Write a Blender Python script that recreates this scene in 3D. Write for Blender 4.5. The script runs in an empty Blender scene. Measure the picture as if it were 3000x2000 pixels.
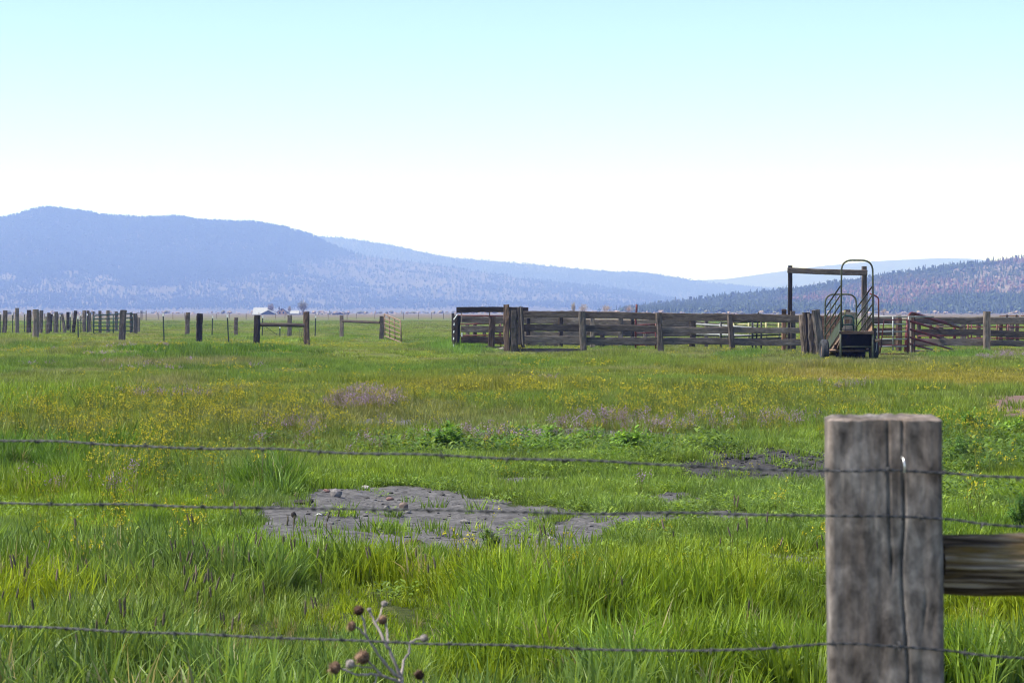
import bpy, bmesh, math, random
import numpy as np
from mathutils import Vector, Matrix

random.seed(7)
RNG = np.random.default_rng(11)
scene = bpy.context.scene
C = scene.collection

# ------------------------------------------------------------------ camera
F = 3000 * 55.0 / 23.5            # focal length in photo pixels
HY = 914.0                        # photo row of the horizon
EYE = 1.65
PITCH = math.atan((1000 - HY) / F)
cam_d = bpy.data.cameras.new('camera')
cam_d.sensor_width = 23.5
cam_d.lens = 55.0
cam_d.clip_start = 0.1
cam_d.clip_end = 80000
cam_d.dof.use_dof = True
cam_d.dof.focus_distance = 21.0
cam_d.dof.aperture_fstop = 8.0
cam = bpy.data.objects.new('camera', cam_d)
cam.location = (0, 0, EYE)
cam.rotation_euler = (math.pi / 2 - PITCH, 0, 0)
C.objects.link(cam)
scene.camera = cam

# ------------------------------------------------------------------ sky + sun
SUN_EL = math.radians(52)
SUN_AZ = math.radians(-96)       # from +Y towards +X: the sun stands to the left, a little behind us
w = bpy.data.worlds.new('World')
scene.world = w
w.use_nodes = True
nt = w.node_tree
nt.nodes.clear()
sky = nt.nodes.new('ShaderNodeTexSky')
sky.sky_type = 'NISHITA'
sky.sun_disc = False
sky.sun_elevation = SUN_EL
sky.sun_rotation = SUN_AZ
sky.altitude = 1300
sky.air_density = 0.6
sky.dust_density = 0.1
sky.ozone_density = 1.0
bg = nt.nodes.new('ShaderNodeBackground')
bg.inputs['Strength'].default_value = 0.117
wo = nt.nodes.new('ShaderNodeOutputWorld')
nt.links.new(sky.outputs[0], bg.inputs[0])
nt.links.new(bg.outputs[0], wo.inputs[0])

sun_d = bpy.data.lights.new('sun', 'SUN')
sun_d.energy = 4.0
sun_d.angle = math.radians(24)
sun_d.color = (1.0, 0.96, 0.9)
sun = bpy.data.objects.new('sun', sun_d)
sdir = Vector((math.sin(SUN_AZ) * math.cos(SUN_EL), math.cos(SUN_AZ) * math.cos(SUN_EL), math.sin(SUN_EL)))
sun.rotation_euler = sdir.to_track_quat('Z', 'Y').to_euler()
sun.location = (0, 0, 50)
C.objects.link(sun)

vs = scene.view_settings
vs.view_transform = 'Standard'
vs.look = 'None'
vs.exposure = 1.3
vs.gamma = 1.0
vs.use_curve_mapping = False
scene.cycles.use_denoising = True
scene.cycles.pixel_filter_type = 'BLACKMAN_HARRIS'
scene.cycles.filter_width = 1.0
scene.cycles.max_bounces = 8
scene.cycles.diffuse_bounces = 3
scene.cycles.transmission_bounces = 3
scene.cycles.glossy_bounces = 2
scene.cycles.volume_bounces = 0
scene.cycles.caustics_reflective = False
scene.cycles.caustics_refractive = False

# ------------------------------------------------------------------ photo <-> world helpers
def pw(px, py, Y):
    """world point that stands at distance Y and is seen at photo pixel (px, py)"""
    u = (px - 1500.0) / F
    v = -(py - 1000.0) / F
    dy = math.cos(PITCH) + v * math.sin(PITCH)
    dz = -math.sin(PITCH) + v * math.cos(PITCH)
    t = Y / dy
    return Vector((u * t, Y, EYE + dz * t))

def ground_px(X, Y):
    """photo pixel of ground points (vectorised, flat ground)"""
    cp, sp = math.cos(PITCH), math.sin(PITCH)
    depth = Y * cp + EYE * sp
    v = (Y * sp - EYE * cp) / depth
    return 1500 + F * X / depth, 1000 - F * v

def at(px, py):
    """ground point under a photo pixel"""
    v = -(py - 1000.0) / F
    dy = math.cos(PITCH) + v * math.sin(PITCH)
    dz = -math.sin(PITCH) + v * math.cos(PITCH)
    t = -EYE / dz
    return Vector(((px - 1500.0) / F * t, dy * t, 0.0))

# ------------------------------------------------------------------ noise
def _hash(ix, iy, seed):
    h = (ix.astype(np.int64) * 374761393 + iy.astype(np.int64) * 668265263 + seed * 974711) & 0x7fffffff
    h = ((h ^ (h >> 13)) * 1274126177) & 0x7fffffff
    h = h ^ (h >> 16)
    return (h & 0xffff) / 65535.0

def vnoise(x, y, seed=0):
    x = np.asarray(x, float); y = np.asarray(y, float)
    ix = np.floor(x); iy = np.floor(y)
    fx = x - ix; fy = y - iy
    fx = fx * fx * (3 - 2 * fx); fy = fy * fy * (3 - 2 * fy)
    a = _hash(ix, iy, seed); b = _hash(ix + 1, iy, seed)
    c = _hash(ix, iy + 1, seed); d = _hash(ix + 1, iy + 1, seed)
    return (a * (1 - fx) + b * fx) * (1 - fy) + (c * (1 - fx) + d * fx) * fy

def fbm(x, y, seed=0, octs=4):
    s = 0; a = 0.5; f = 1.0; n = 0
    for k in range(octs):
        s = s + a * vnoise(x * f, y * f, seed + k * 17); n += a
        a *= 0.5; f *= 2.03
    return s / n

def sstep(a, b, x):
    t = np.clip((x - a) / (b - a), 0, 1)
    return t * t * (3 - 2 * t)

def ell(px, py, cx, cy, rx, ry, soft=0.35):
    d = np.sqrt(((px - cx) / rx) ** 2 + ((py - cy) / ry) ** 2)
    return 1 - sstep(1 - soft, 1 + soft, d)

# ------------------------------------------------------------------ terrain
def terrain(X, Y):
    X = np.asarray(X, float); Y = np.asarray(Y, float)
    z = (fbm(X * 0.35, Y * 0.35, 3, 3) - 0.5) * 0.10 * sstep(5, 12, Y)
    z = z + (fbm(X * 0.05, Y * 0.05, 5, 2) - 0.5) * 0.22 * sstep(18, 60, Y)
    # scraped bank of dark earth: crest then a face towards the viewer
    b = at(2230, 1385)
    dx = (X - b.x) / 1.9
    crest = np.exp(-(dx ** 2) * 0.8)
    yy = (Y - b.y)
    z = z + crest * 0.11 * sstep(-0.6, 1.1, yy) * (1 - sstep(2.0, 7.0, yy)) 
    z = z - crest * 0.07 * np.exp(-((yy + 0.9) / 0.8) ** 2)
    # trodden, lumpy earth where the soil is bare
    near = (Y > 12) & (Y < 34)
    if near.any():
        gm, dm, bm_ = soil_masks(X, np.maximum(Y, 1.0))
        lump = (fbm(X * 5.0, Y * 4.0, 171, 3) - 0.5) * 0.07 + (fbm(X * 14.0, Y * 10.0, 172, 2) - 0.5) * 0.03
        z = z + np.where(near, lump * np.clip(gm * 0.9 + dm * 1.0, 0, 1.2), 0)
    # shallow scrape of the bare patch
    p = at(1250, 1520)
    z = z - 0.05 * np.exp(-((X - p.x) / 1.6) ** 2 - ((Y - p.y) / 2.2) ** 2)
    # low bank with long grass before the left fence
    q = at(650, 1050)
    z = z + 0.28 * np.exp(-((X - q.x) / 6.5) ** 4) * sstep(-1.0, 0.8, Y - q.y) * (1 - sstep(3, 12, Y - q.y))
    return z

def gz(X, Y):
    return float(terrain(np.array([X]), np.array([Y]))[0])

# ---- where bare soil shows, from the layout of the field (0..1)
def soil_masks(X, Y):
    px, py = ground_px(X, Y)
    n1 = fbm(X * 1.3, Y * 0.9, 21, 4) - 0.5
    n2 = fbm(X * 4.0, Y * 3.0, 22, 3) - 0.5
    wx = px + n1 * 260 + n2 * 70
    wy = py + n1 * 34 + n2 * 16
    grey = np.maximum.reduce([
        ell(wx, wy, 1120, 1528, 390, 108, 0.14),
        ell(wx, wy, 1520, 1560, 300, 84, 0.18),
        ell(wx, wy, 1790, 1520, 230, 30, 0.3),
        ell(wx, wy, 2180, 1518, 230, 20, 0.3),
        0.8 * ell(wx, wy, 2350, 1640, 160, 12, 0.4),
        0.75 * ell(wx, wy, 1980, 1462, 110, 14, 0.3),
        1.0 * ell(wx, wy, 1720, 1280, 400, 17, 0.4),
        0.95 * ell(wx, wy, 1270, 1248, 220, 12, 0.4),
        0.7 * ell(wx, wy, 1480, 1310, 140, 18, 0.4),
        0.75 * ell(wx, wy, 1500, 1395, 160, 10, 0.5),
        0.7 * ell(wx, wy, 1900, 1440, 160, 9, 0.5),
    ])
    dark = np.maximum.reduce([
        ell(wx, wy, 2260, 1378 , 300, 27, 0.3), ell(wx, wy, 2020, 1350, 200, 12, 0.4),
        0.7 * ell(wx, wy, 2040, 1425, 70, 12, 0.3),
    ])
    brown = np.maximum.reduce([
        ell(wx, wy, 3010, 1186, 150, 26, 0.3),
        1.0 * ell(wx, wy, 2785, 1141, 80, 9, 0.3),
        0.95 * ell(wx, wy, 2970, 1222, 110, 15, 0.4),
        0.7 * ell(wx, wy, 2990, 1142, 60, 5, 0.4),
        0.6 * ell(wx, wy, 2830, 1163, 60, 6, 0.4),
    ])
    return grey, dark, brown

# ------------------------------------------------------------------ node helpers
def new_mat(name):
    m = bpy.data.materials.new(name)
    m.use_nodes = True
    m.node_tree.nodes.clear()
    return m, m.node_tree

def nd(t, kind, **kw):
    n = t.nodes.new(kind)
    for k, v in kw.items():
        if k.startswith('i_'):
            n.inputs[k[2:].replace('_', ' ')].default_value = v
        else:
            setattr(n, k, v)
    return n

def ramp(t, fac, stops):
    r = t.nodes.new('ShaderNodeValToRGB')
    e = r.color_ramp.elements
    while len(e) > 1:
        e.remove(e[-1])
    e[0].position = stops[0][0]; e[0].color = (*stops[0][1], 1)
    for p, c in stops[1:]:
        k = e.new(p); k.color = (*c, 1)
    t.links.new(fac, r.inputs[0])
    return r.outputs[0]

def mixc(t, fac, a, b, mode='MIX'):
    m = t.nodes.new('ShaderNodeMix')
    m.data_type = 'RGBA'; m.blend_type = mode
    for s, v in ((0, fac), (6, a), (7, b)):
        if hasattr(v, 'is_linked') or hasattr(v, 'links'):
            t.links.new(v, m.inputs[s])
        elif s == 0:
            m.inputs[0].default_value = v
        else:
            m.inputs[s].default_value = (*v, 1)
    return m.outputs[2]

def mth(t, op, a, b=None):
    m = t.nodes.new('ShaderNodeMath'); m.operation = op
    for s, v in ((0, a), (1, b)):
        if v is None: continue
        if hasattr(v, 'links'): t.links.new(v, m.inputs[s])
        else: m.inputs[s].default_value = v
    return m.outputs[0]

def finish(t, col, rough=0.85, bump=None, bstr=0.4, bdist=0.02, spec=0.3, metal=0.0):
    p = t.nodes.new('ShaderNodeBsdfPrincipled')
    if hasattr(col, 'links'): t.links.new(col, p.inputs['Base Color'])
    else: p.inputs['Base Color'].default_value = (*col, 1)
    if hasattr(rough, 'links'): t.links.new(rough, p.inputs['Roughness'])
    else: p.inputs['Roughness'].default_value = rough
    p.inputs['Specular IOR Level'].default_value = spec
    p.inputs['Metallic'].default_value = metal
    if bump is not None:
        b = t.nodes.new('ShaderNodeBump')
        b.inputs['Strength'].default_value = bstr
        b.inputs['Distance'].default_value = bdist
        t.links.new(bump, b.inputs['Height'])
        t.links.new(b.outputs[0], p.inputs['Normal'])
    o = t.nodes.new('ShaderNodeOutputMaterial')
    t.links.new(p.outputs[0], o.inputs[0])
    return p

def noise(t, vec, scale, detail=4, rough=0.55, dist=0.0):
    n = t.nodes.new('ShaderNodeTexNoise')
    n.inputs['Scale'].default_value = scale
    n.inputs['Detail'].default_value = detail
    n.inputs['Roughness'].default_value = rough
    n.inputs['Distortion'].default_value = dist
    if vec is not None: t.links.new(vec, n.inputs['Vector'])
    return n.outputs[0]

def mapping(t, vec, scale=(1, 1, 1), loc=None):
    m = t.nodes.new('ShaderNodeMapping')
    m.inputs['Scale'].default_value = scale
    t.links.new(vec, m.inputs['Vector'])
    if loc is not None: t.links.new(loc, m.inputs['Location'])
    return m.outputs[0]

# ---- weathered wood: grain runs along the timber's local X
def wood_mat(name, dark, mid, light, scale=1.0, moss=None):
    m, t = new_mat(name)
    tc = nd(t, 'ShaderNodeTexCoord'); oi = nd(t, 'ShaderNodeObjectInfo')
    off = nd(t, 'ShaderNodeCombineXYZ')
    r100 = mth(t, 'MULTIPLY', oi.outputs['Random'], 40.0)
    for k in range(3): t.links.new(r100, off.inputs[k])
    v = mapping(t, tc.outputs['Object'], (1.2 * scale, 26 * scale, 26 * scale), off.outputs[0])
    v2 = mapping(t, tc.outputs['Object'], (1.5 * scale, 5 * scale, 5 * scale), off.outputs[0])
    g = noise(t, v, 1.0, 6, 0.65, 0.6)
    b = noise(t, v2, 1.0, 4, 0.6, 0.3)
    c1 = ramp(t, g, [(0.28, dark), (0.5, mid), (0.72, light)])
    c2 = ramp(t, b, [(0.3, tuple(x * 0.55 for x in mid)), (0.5, mid), (0.72, tuple(min(1, x * 1.5) for x in mid))])
    col = mixc(t, 0.5, c1, c2)
    b3 = noise(t, mapping(t, tc.outputs['Object'], (2.6 * scale, 9 * scale, 9 * scale), off.outputs[0]), 1.0, 5, 0.7, 0.8)
    fl = ramp(t, b3, [(0.34, (0.45, 0.43, 0.42)), (0.5, (0.95, 0.93, 0.9)), (0.62, (1.15, 1.13, 1.1)), (0.7, (2.1, 2.05, 2.0))])
    col = mixc(t, 0.85, col, fl, 'MULTIPLY')
    col = mixc(t, 1.0, col, (0.90, 0.845, 0.795), 'MULTIPLY')
    rv = ramp(t, oi.outputs['Random'], [(0.0, (0.7, 0.7, 0.72)), (0.5, (1, 1, 1)), (1.0, (1.3, 1.25, 1.2))])
    col = mixc(t, 1.0, col, rv, 'MULTIPLY')
    if moss:
        mn = noise(t, tc.outputs['Object'], 9 * scale, 4, 0.6)
        mf = ramp(t, mn, [(0.58, (0, 0, 0)), (0.72, (0.8, 0.8, 0.8))])
        col = mixc(t, mf, col, moss)
    finish(t, col, 0.9, g, 0.7, 0.012 / scale, 0.15)
    return m

M = {}
M['wood_dark'] = wood_mat('weathered_dark_wood', (0.028, 0.024, 0.022), (0.105, 0.091, 0.084), (0.26, 0.235, 0.225))
M['wood_grey'] = wood_mat('weathered_grey_wood', (0.05, 0.045, 0.042), (0.165, 0.147, 0.138), (0.36, 0.33, 0.31))
M['wood_black'] = wood_mat('creosoted_wood', (0.013, 0.011, 0.011), (0.042, 0.036, 0.034), (0.11, 0.096, 0.09))
M['wood_brown'] = wood_mat('brown_wood', (0.035, 0.024, 0.019), (0.105, 0.077, 0.063), (0.24, 0.19, 0.16))
M['wood_pale'] = wood_mat('bleached_wood', (0.2, 0.19, 0.17), (0.42, 0.4, 0.37), (0.6, 0.58, 0.54))
M['wood_tan'] = wood_mat('raw_tan_wood', (0.18, 0.105, 0.07), (0.31, 0.19, 0.13), (0.42, 0.28, 0.2))
M['log_plain'] = wood_mat('lichened_log', (0.03, 0.02, 0.012), (0.27, 0.185, 0.11), (0.62, 0.49, 0.33), 1.3, (0.27, 0.18, 0.04))

def plain_mat(name, col, rough=0.5, metal=0.0, spec=0.4, var=0.35, vs=12.0, rust=None):
    m, t = new_mat(name)
    tc = nd(t, 'ShaderNodeTexCoord')
    n = noise(t, tc.outputs['Object'], vs, 4, 0.6)
    lo = tuple(c * (1 - var) for c in col); hi = tuple(min(1, c * (1 + var)) for c in col)
    c = ramp(t, n, [(0.3, lo), (0.7, hi)])
    if rust:
        n2 = noise(t, tc.outputs['Object'], vs * 0.4, 5, 0.7)
        f = ramp(t, n2, [(0.52, (0, 0, 0)), (0.62, (1, 1, 1))])
        c = mixc(t, f, c, rust)
    finish(t, c, rough, n, 0.2, 0.003, spec, metal)
    return m

M['steel_green'] = plain_mat('green_painted_pipe', (0.058, 0.066, 0.038), 0.55, 0, 0.3, 0.4, 9, (0.05, 0.042, 0.032))
M['gate_green'] = plain_mat('green_gate_paint', (0.012, 0.05, 0.04), 0.45)
M['steel_red'] = plain_mat('red_gate_paint', (0.12, 0.025, 0.026), 0.55, 0, 0.3, 0.35, 6, (0.07, 0.026, 0.022))
M['steel_rust'] = plain_mat('rusty_pipe', (0.19, 0.125, 0.09), 0.8, 0, 0.2, 0.4, 8)
M['steel_galv'] = plain_mat('galvanised_pipe', (0.24, 0.245, 0.25), 0.6, 0.2, 0.5, 0.2, 8)
M['steel_yellow'] = plain_mat('yellow_pipe', (0.27, 0.25, 0.1), 0.5)
M['steel_black'] = plain_mat('dark_pipe', (0.02, 0.02, 0.022), 0.6, 0.3)
M['tpost'] = plain_mat('t_post_green', (0.02, 0.035, 0.025), 0.6)
M['white'] = plain_mat('white_paint', (0.75, 0.75, 0.74), 0.6, 0, 0.3, 0.1)
M['wire'] = plain_mat('old_zinc_wire', (0.05, 0.05, 0.055), 0.6, 0.2, 0.35, 0.5, 60)
M['staple'] = plain_mat('bright_staple', (0.75, 0.74, 0.72), 0.35, 0.7, 0.5, 0.1)
M['rubber'] = plain_mat('tyre_rubber', (0.035, 0.036, 0.042), 0.85, 0, 0.25, 0.4, 20)
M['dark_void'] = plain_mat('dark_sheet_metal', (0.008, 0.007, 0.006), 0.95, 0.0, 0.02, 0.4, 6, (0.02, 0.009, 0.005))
M['sheet_green'] = plain_mat('green_sheet', (0.045, 0.058, 0.036), 0.7, 0.0, 0.2, 0.3, 4, (0.055, 0.042, 0.03))
M['ply'] = plain_mat('plywood', (0.34, 0.21, 0.13), 0.85, 0, 0.2, 0.25, 4)
M['roof_white'] = plain_mat('bright_tin_roof', (0.32, 0.32, 0.33), 0.5, 0.1, 0.5, 0.05, 0.3)
M['barn_dark'] = plain_mat('dark_barn_boards', (0.045, 0.045, 0.05), 0.85, 0, 0.2, 0.3, 1)
M['house_tan'] = plain_mat('tan_siding', (0.62, 0.36, 0.17), 0.8, 0, 0.2, 0.15, 1)
M['roof_dark'] = plain_mat('dark_shingles', (0.06, 0.055, 0.06), 0.85, 0, 0.2, 0.2, 1)
M['roof_tan'] = plain_mat('tan_roofing', (0.42, 0.29, 0.22), 0.8, 0, 0.2, 0.15, 1)
M['glass'] = plain_mat('window_glass', (0.02, 0.025, 0.03), 0.1, 0, 0.6, 0.1)
M['rock_grey'] = plain_mat('rock_grey', (0.17, 0.155, 0.155), 0.9, 0, 0.2, 0.4, 30)
M['rock_pale'] = plain_mat('rock_pale', (0.34, 0.31, 0.29), 0.9, 0, 0.2, 0.3, 30)
M['rock_brown'] = plain_mat('rock_brown', (0.15, 0.115, 0.1), 0.9, 0, 0.2, 0.4, 30)
M['rock_red'] = plain_mat('rock_red', (0.2, 0.12, 0.11), 0.9, 0, 0.2, 0.4, 30)
M['clod'] = plain_mat('dark_clod', (0.035, 0.03, 0.03), 0.95, 0, 0.1, 0.4, 30)
M['bone'] = plain_mat('white_flake', (0.7, 0.7, 0.68), 0.8, 0, 0.2, 0.1, 30)
M['thistle_stem'] = plain_mat('dry_thistle_stem', (0.30, 0.25, 0.235), 0.9, 0, 0.15, 0.4, 60)
M['thistle_head'] = plain_mat('dry_thistle_head', (0.15, 0.095, 0.065), 0.95, 0, 0.1, 0.5, 90)
M['thistle_grey'] = plain_mat('grey_thistle_head', (0.27, 0.235, 0.22), 0.95, 0, 0.1, 0.4, 90)
M['thistle_dark'] = plain_mat('dark_thistle_head', (0.05, 0.028, 0.02), 0.95, 0, 0.1, 0.4, 90)
M['thistle_fluff'] = plain_mat('pale_thistle_fluff', (0.3, 0.2, 0.14), 0.95, 0, 0.1, 0.2, 90)

def log_mat():
    m, t = new_mat('weathered_log')
    tc = nd(t, 'ShaderNodeTexCoord')
    g = noise(t, mapping(t, tc.outputs['Object'], (2.2, 55, 55)), 1.0, 6, 0.65, 0.7)
    g2 = noise(t, mapping(t, tc.outputs['Object'], (5, 130, 130)), 1.0, 4, 0.6, 0.3)
    b = noise(t, mapping(t, tc.outputs['Object'], (5, 14, 14)), 1.0, 4, 0.6)
    c = ramp(t, g, [(0.36, (0.018, 0.012, 0.009)), (0.45, (0.11, 0.076, 0.052)), (0.54, (0.26, 0.195, 0.135)), (0.66, (0.52, 0.43, 0.33))])
    c = mixc(t, 0.7, c, ramp(t, g2, [(0.35, (0.5, 0.47, 0.44)), (0.6, (1.2, 1.15, 1.1))]), 'MULTIPLY')
    c = mixc(t, ramp(t, b, [(0.5, (0, 0, 0)), (0.66, (0.65, 0.65, 0.65))]), c, (0.19, 0.115, 0.022))
    finish(t, c, 0.9, mth(t, 'ADD', g, g2), 0.9, 0.006, 0.15)
    return m
M['log'] = log_mat()
# ---- big foreground post: mottled grey, grain along local X (which stands upright)
def big_post_mat():
    m, t = new_mat('mottled_grey_post')
    tc = nd(t, 'ShaderNodeTexCoord')
    v = mapping(t, tc.outputs['Object'], (3.0, 42, 42))
    g = noise(t, v, 1.0, 7, 0.65, 0.8)
    blot = noise(t, mapping(t, tc.outputs['Object'], (15, 24, 24)), 1.0, 5, 0.62, 0.4)
    fine = noise(t, mapping(t, tc.outputs['Object'], (38, 60, 60)), 1.0, 4, 0.6)
    big = noise(t, mapping(t, tc.outputs['Object'], (2.2, 6, 6)), 1.0, 3, 0.55)
    c = ramp(t, blot, [(0.30, (0.045, 0.041, 0.040)), (0.44, (0.115, 0.105, 0.102)), (0.55, (0.175, 0.161, 0.156)), (0.70, (0.29, 0.27, 0.262))])
    cg = ramp(t, g, [(0.3, (0.45, 0.43, 0.42)), (0.5, (1, 0.98, 0.97)), (0.7, (1.25, 1.2, 1.18))])
    c = mixc(t, 0.32, c, cg, 'MULTIPLY')
    c = mixc(t, 1.0, c, (1.02, 0.99, 0.96), 'MULTIPLY')
    cf = ramp(t, fine, [(0.35, (0.6, 0.6, 0.6)), (0.6, (1.1, 1.1, 1.1))])
    c = mixc(t, 0.6, c, cf, 'MULTIPLY')
    wb = ramp(t, big, [(0.45, (1, 1, 1)), (0.7, (1.05, 0.9, 0.8))])
    c = mixc(t, 0.8, c, wb, 'MULTIPLY')
    h = mth(t, 'ADD', g, mth(t, 'MULTIPLY', fine, 0.5))
    finish(t, c, 0.92, h, 0.45, 0.004, 0.12)
    return m
M['big_post'] = big_post_mat()

# ------------------------------------------------------------------ mesh helpers
def mesh_obj(name, verts, faces, mat, parent=None, smooth=False, loc=None, link=True):
    me = bpy.data.meshes.new(name)
    me.from_pydata([tuple(v) for v in verts], [], faces)
    me.update()
    if smooth:
        me.shade_smooth()
    o = bpy.data.objects.new(name, me)
    if mat is not None:
        me.materials.append(mat)
    if link: C.objects.link(o)
    if parent is not None: o.parent = parent
    if loc is not None: o.location = loc
    return o

def thing(name, label, cat, loc, group=None):
    o = bpy.data.objects.new(name, None)
    o.empty_display_size = 0.2
    o.location = loc
    C.objects.link(o)
    o['label'] = label; o['category'] = cat
    if group: o['group'] = group
    return o

def tag(o, label, cat, group=None, kind=None):
    if label: o['label'] = label
    if cat: o['category'] = cat
    if group: o['group'] = group
    if kind: o['kind'] = kind
    return o

def frame_from(p0, p1, up=Vector((0, 0, 1))):
    x = (p1 - p0).normalized()
    if abs(x.dot(up)) > 0.95: up = Vector((0, 1, 0))
    y = up.cross(x).normalized()
    z = x.cross(y)
    return Matrix(((x.x, y.x, z.x), (x.y, y.y, z.y), (x.z, y.z, z.z))).to_4x4()

def timber(name, p0, p1, w, h, mat, parent, rough=0.06, seg=7, n=12, square=0.75, taper=1.0, bend=0.0, seed=None, bevel_ends=True):
    """a rough timber between two world points: w across (horizontal), h the other way; local X is its length"""
    p0 = Vector(p0); p1 = Vector(p1)
    rng = random.Random(seed if seed is not None else (int(abs(p0.x) * 977) + int(abs(p0.z) * 3511) + int(abs(p1.x) * 613) + int(abs(p1.z) * 1999) + sum(map(ord, name))) & 0xffff)
    L = (p1 - p0).length
    vs_ = []; fs = []
    e = 2.0 / (1 + 6 * square)      # superellipse exponent
    prof = [1 + rng.uniform(-rough, rough) * 1.3 for _ in range(n)]
    ph = rng.uniform(0, 6.28)
    for i in range(seg + 1):
        f = i / seg
        x = f * L
        sc = 1 + (taper - 1) * f
        if bevel_ends and i in (0, seg): sc *= 0.97
        oy = bend * math.sin(f * math.pi) * math.cos(ph) + rng.uniform(-1, 1) * rough * w * 0.25
        oz = bend * math.sin(f * math.pi) * math.sin(ph) + rng.uniform(-1, 1) * rough * h * 0.25
        for k in range(n):
            a = 2 * math.pi * (k + 0.5) / n
            c, s = math.cos(a), math.sin(a)
            cy = math.copysign(abs(c) ** e, c) * w / 2
            cz = math.copysign(abs(s) ** e, s) * h / 2
            r = prof[k] * sc * (1 + rng.uniform(-rough, rough))
            dx = rng.uniform(-1, 1) * rough * 0.25 * min(w, h) * (1 if i in (0, seg) else 0)
            vs_.append((x + dx, oy + cy * r, oz + cz * r))
    for i in range(seg):
        for k in range(n):
            a = i * n + k; b = i * n + (k + 1) % n
            fs.append((a, b, b + n, a + n))
    fs.append(tuple(reversed(range(n))))
    fs.append(tuple(range(seg * n, seg * n + n)))
    o = mesh_obj(name, vs_, fs, mat, parent)
    base = Matrix.Translation(p0) @ frame_from(p0, p1)
    if parent is not None:
        base = Matrix.Translation(-parent.location) @ base
    o.matrix_local = base
    return o

def tube_geo(pts, radii, n=8, cap=True):
    pts = [Vector(p) for p in pts]
    if not hasattr(radii, '__len__'): radii = [radii] * len(pts)
    vs_ = []; fs = []
    up = Vector((0, 0, 1))
    t0 = (pts[1] - pts[0]).normalized()
    if abs(t0.dot(up)) > 0.9: up = Vector((0, 1, 0))
    nrm = (up - t0 * up.dot(t0)).normalized()
    for i, p in enumerate(pts):
        if i == 0: t = (pts[1] - pts[0])
        elif i == len(pts) - 1: t = pts[-1] - pts[-2]
        else: t = (pts[i + 1] - pts[i]).normalized() + (pts[i] - pts[i - 1]).normalized()
        t = t.normalized()
        nrm = (nrm - t * nrm.dot(t))
        if nrm.length < 1e-6: nrm = t.orthogonal()
        nrm = nrm.normalized()
        b = t.cross(nrm)
        for k in range(n):
            a = 2 * math.pi * k / n
            vs_.append(p + (nrm * math.cos(a) + b * math.sin(a)) * radii[i])
    for i in range(len(pts) - 1):
        for k in range(n):
            a = i * n + k; c = i * n + (k + 1) % n
            fs.append((a, c, c + n, a + n))
    if cap:
        fs.append(tuple(reversed(range(n))))
        m = (len(pts) - 1) * n
        fs.append(tuple(range(m, m + n)))
    return vs_, fs

def pipe(name, pts, r, mat, parent=None, n=8):
    loc = parent.location if parent is not None else Vector((0, 0, 0))
    v, f = tube_geo([Vector(p) - loc for p in pts], r, n)
    return mesh_obj(name, v, f, mat, parent, smooth=True)

def round_path(pts, r, k=5):
    pts = [Vector(p) for p in pts]
    out = [pts[0]]
    for i in range(1, len(pts) - 1):
        a = (pts[i - 1] - pts[i]); b = (pts[i + 1] - pts[i])
        rr = min(r, a.length * 0.49, b.length * 0.49)
        A = pts[i] + a.normalized() * rr; B = pts[i] + b.normalized() * rr
        for j in range(k + 1):
            t = j / k
            out.append(A * (1 - t) ** 2 + pts[i] * 2 * t * (1 - t) + B * t ** 2)
    out.append(pts[-1])
    return out

def box_geo(c, s):
    x, y, z = c; a, b, d = s[0] / 2, s[1] / 2, s[2] / 2
    v = [(x - a, y - b, z - d), (x + a, y - b, z - d), (x + a, y + b, z - d), (x - a, y + b, z - d),
         (x - a, y - b, z + d), (x + a, y - b, z + d), (x + a, y + b, z + d), (x - a, y + b, z + d)]
    f = [(0, 3, 2, 1), (4, 5, 6, 7), (0, 1, 5, 4), (1, 2, 6, 5), (2, 3, 7, 6), (3, 0, 4, 7)]
    return v, f

def merge(*geos):
    V = []; Fc = []
    for v, f in geos:
        o = len(V); V += list(v); Fc += [tuple(i + o for i in q) for q in f]
    return V, Fc

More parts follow.
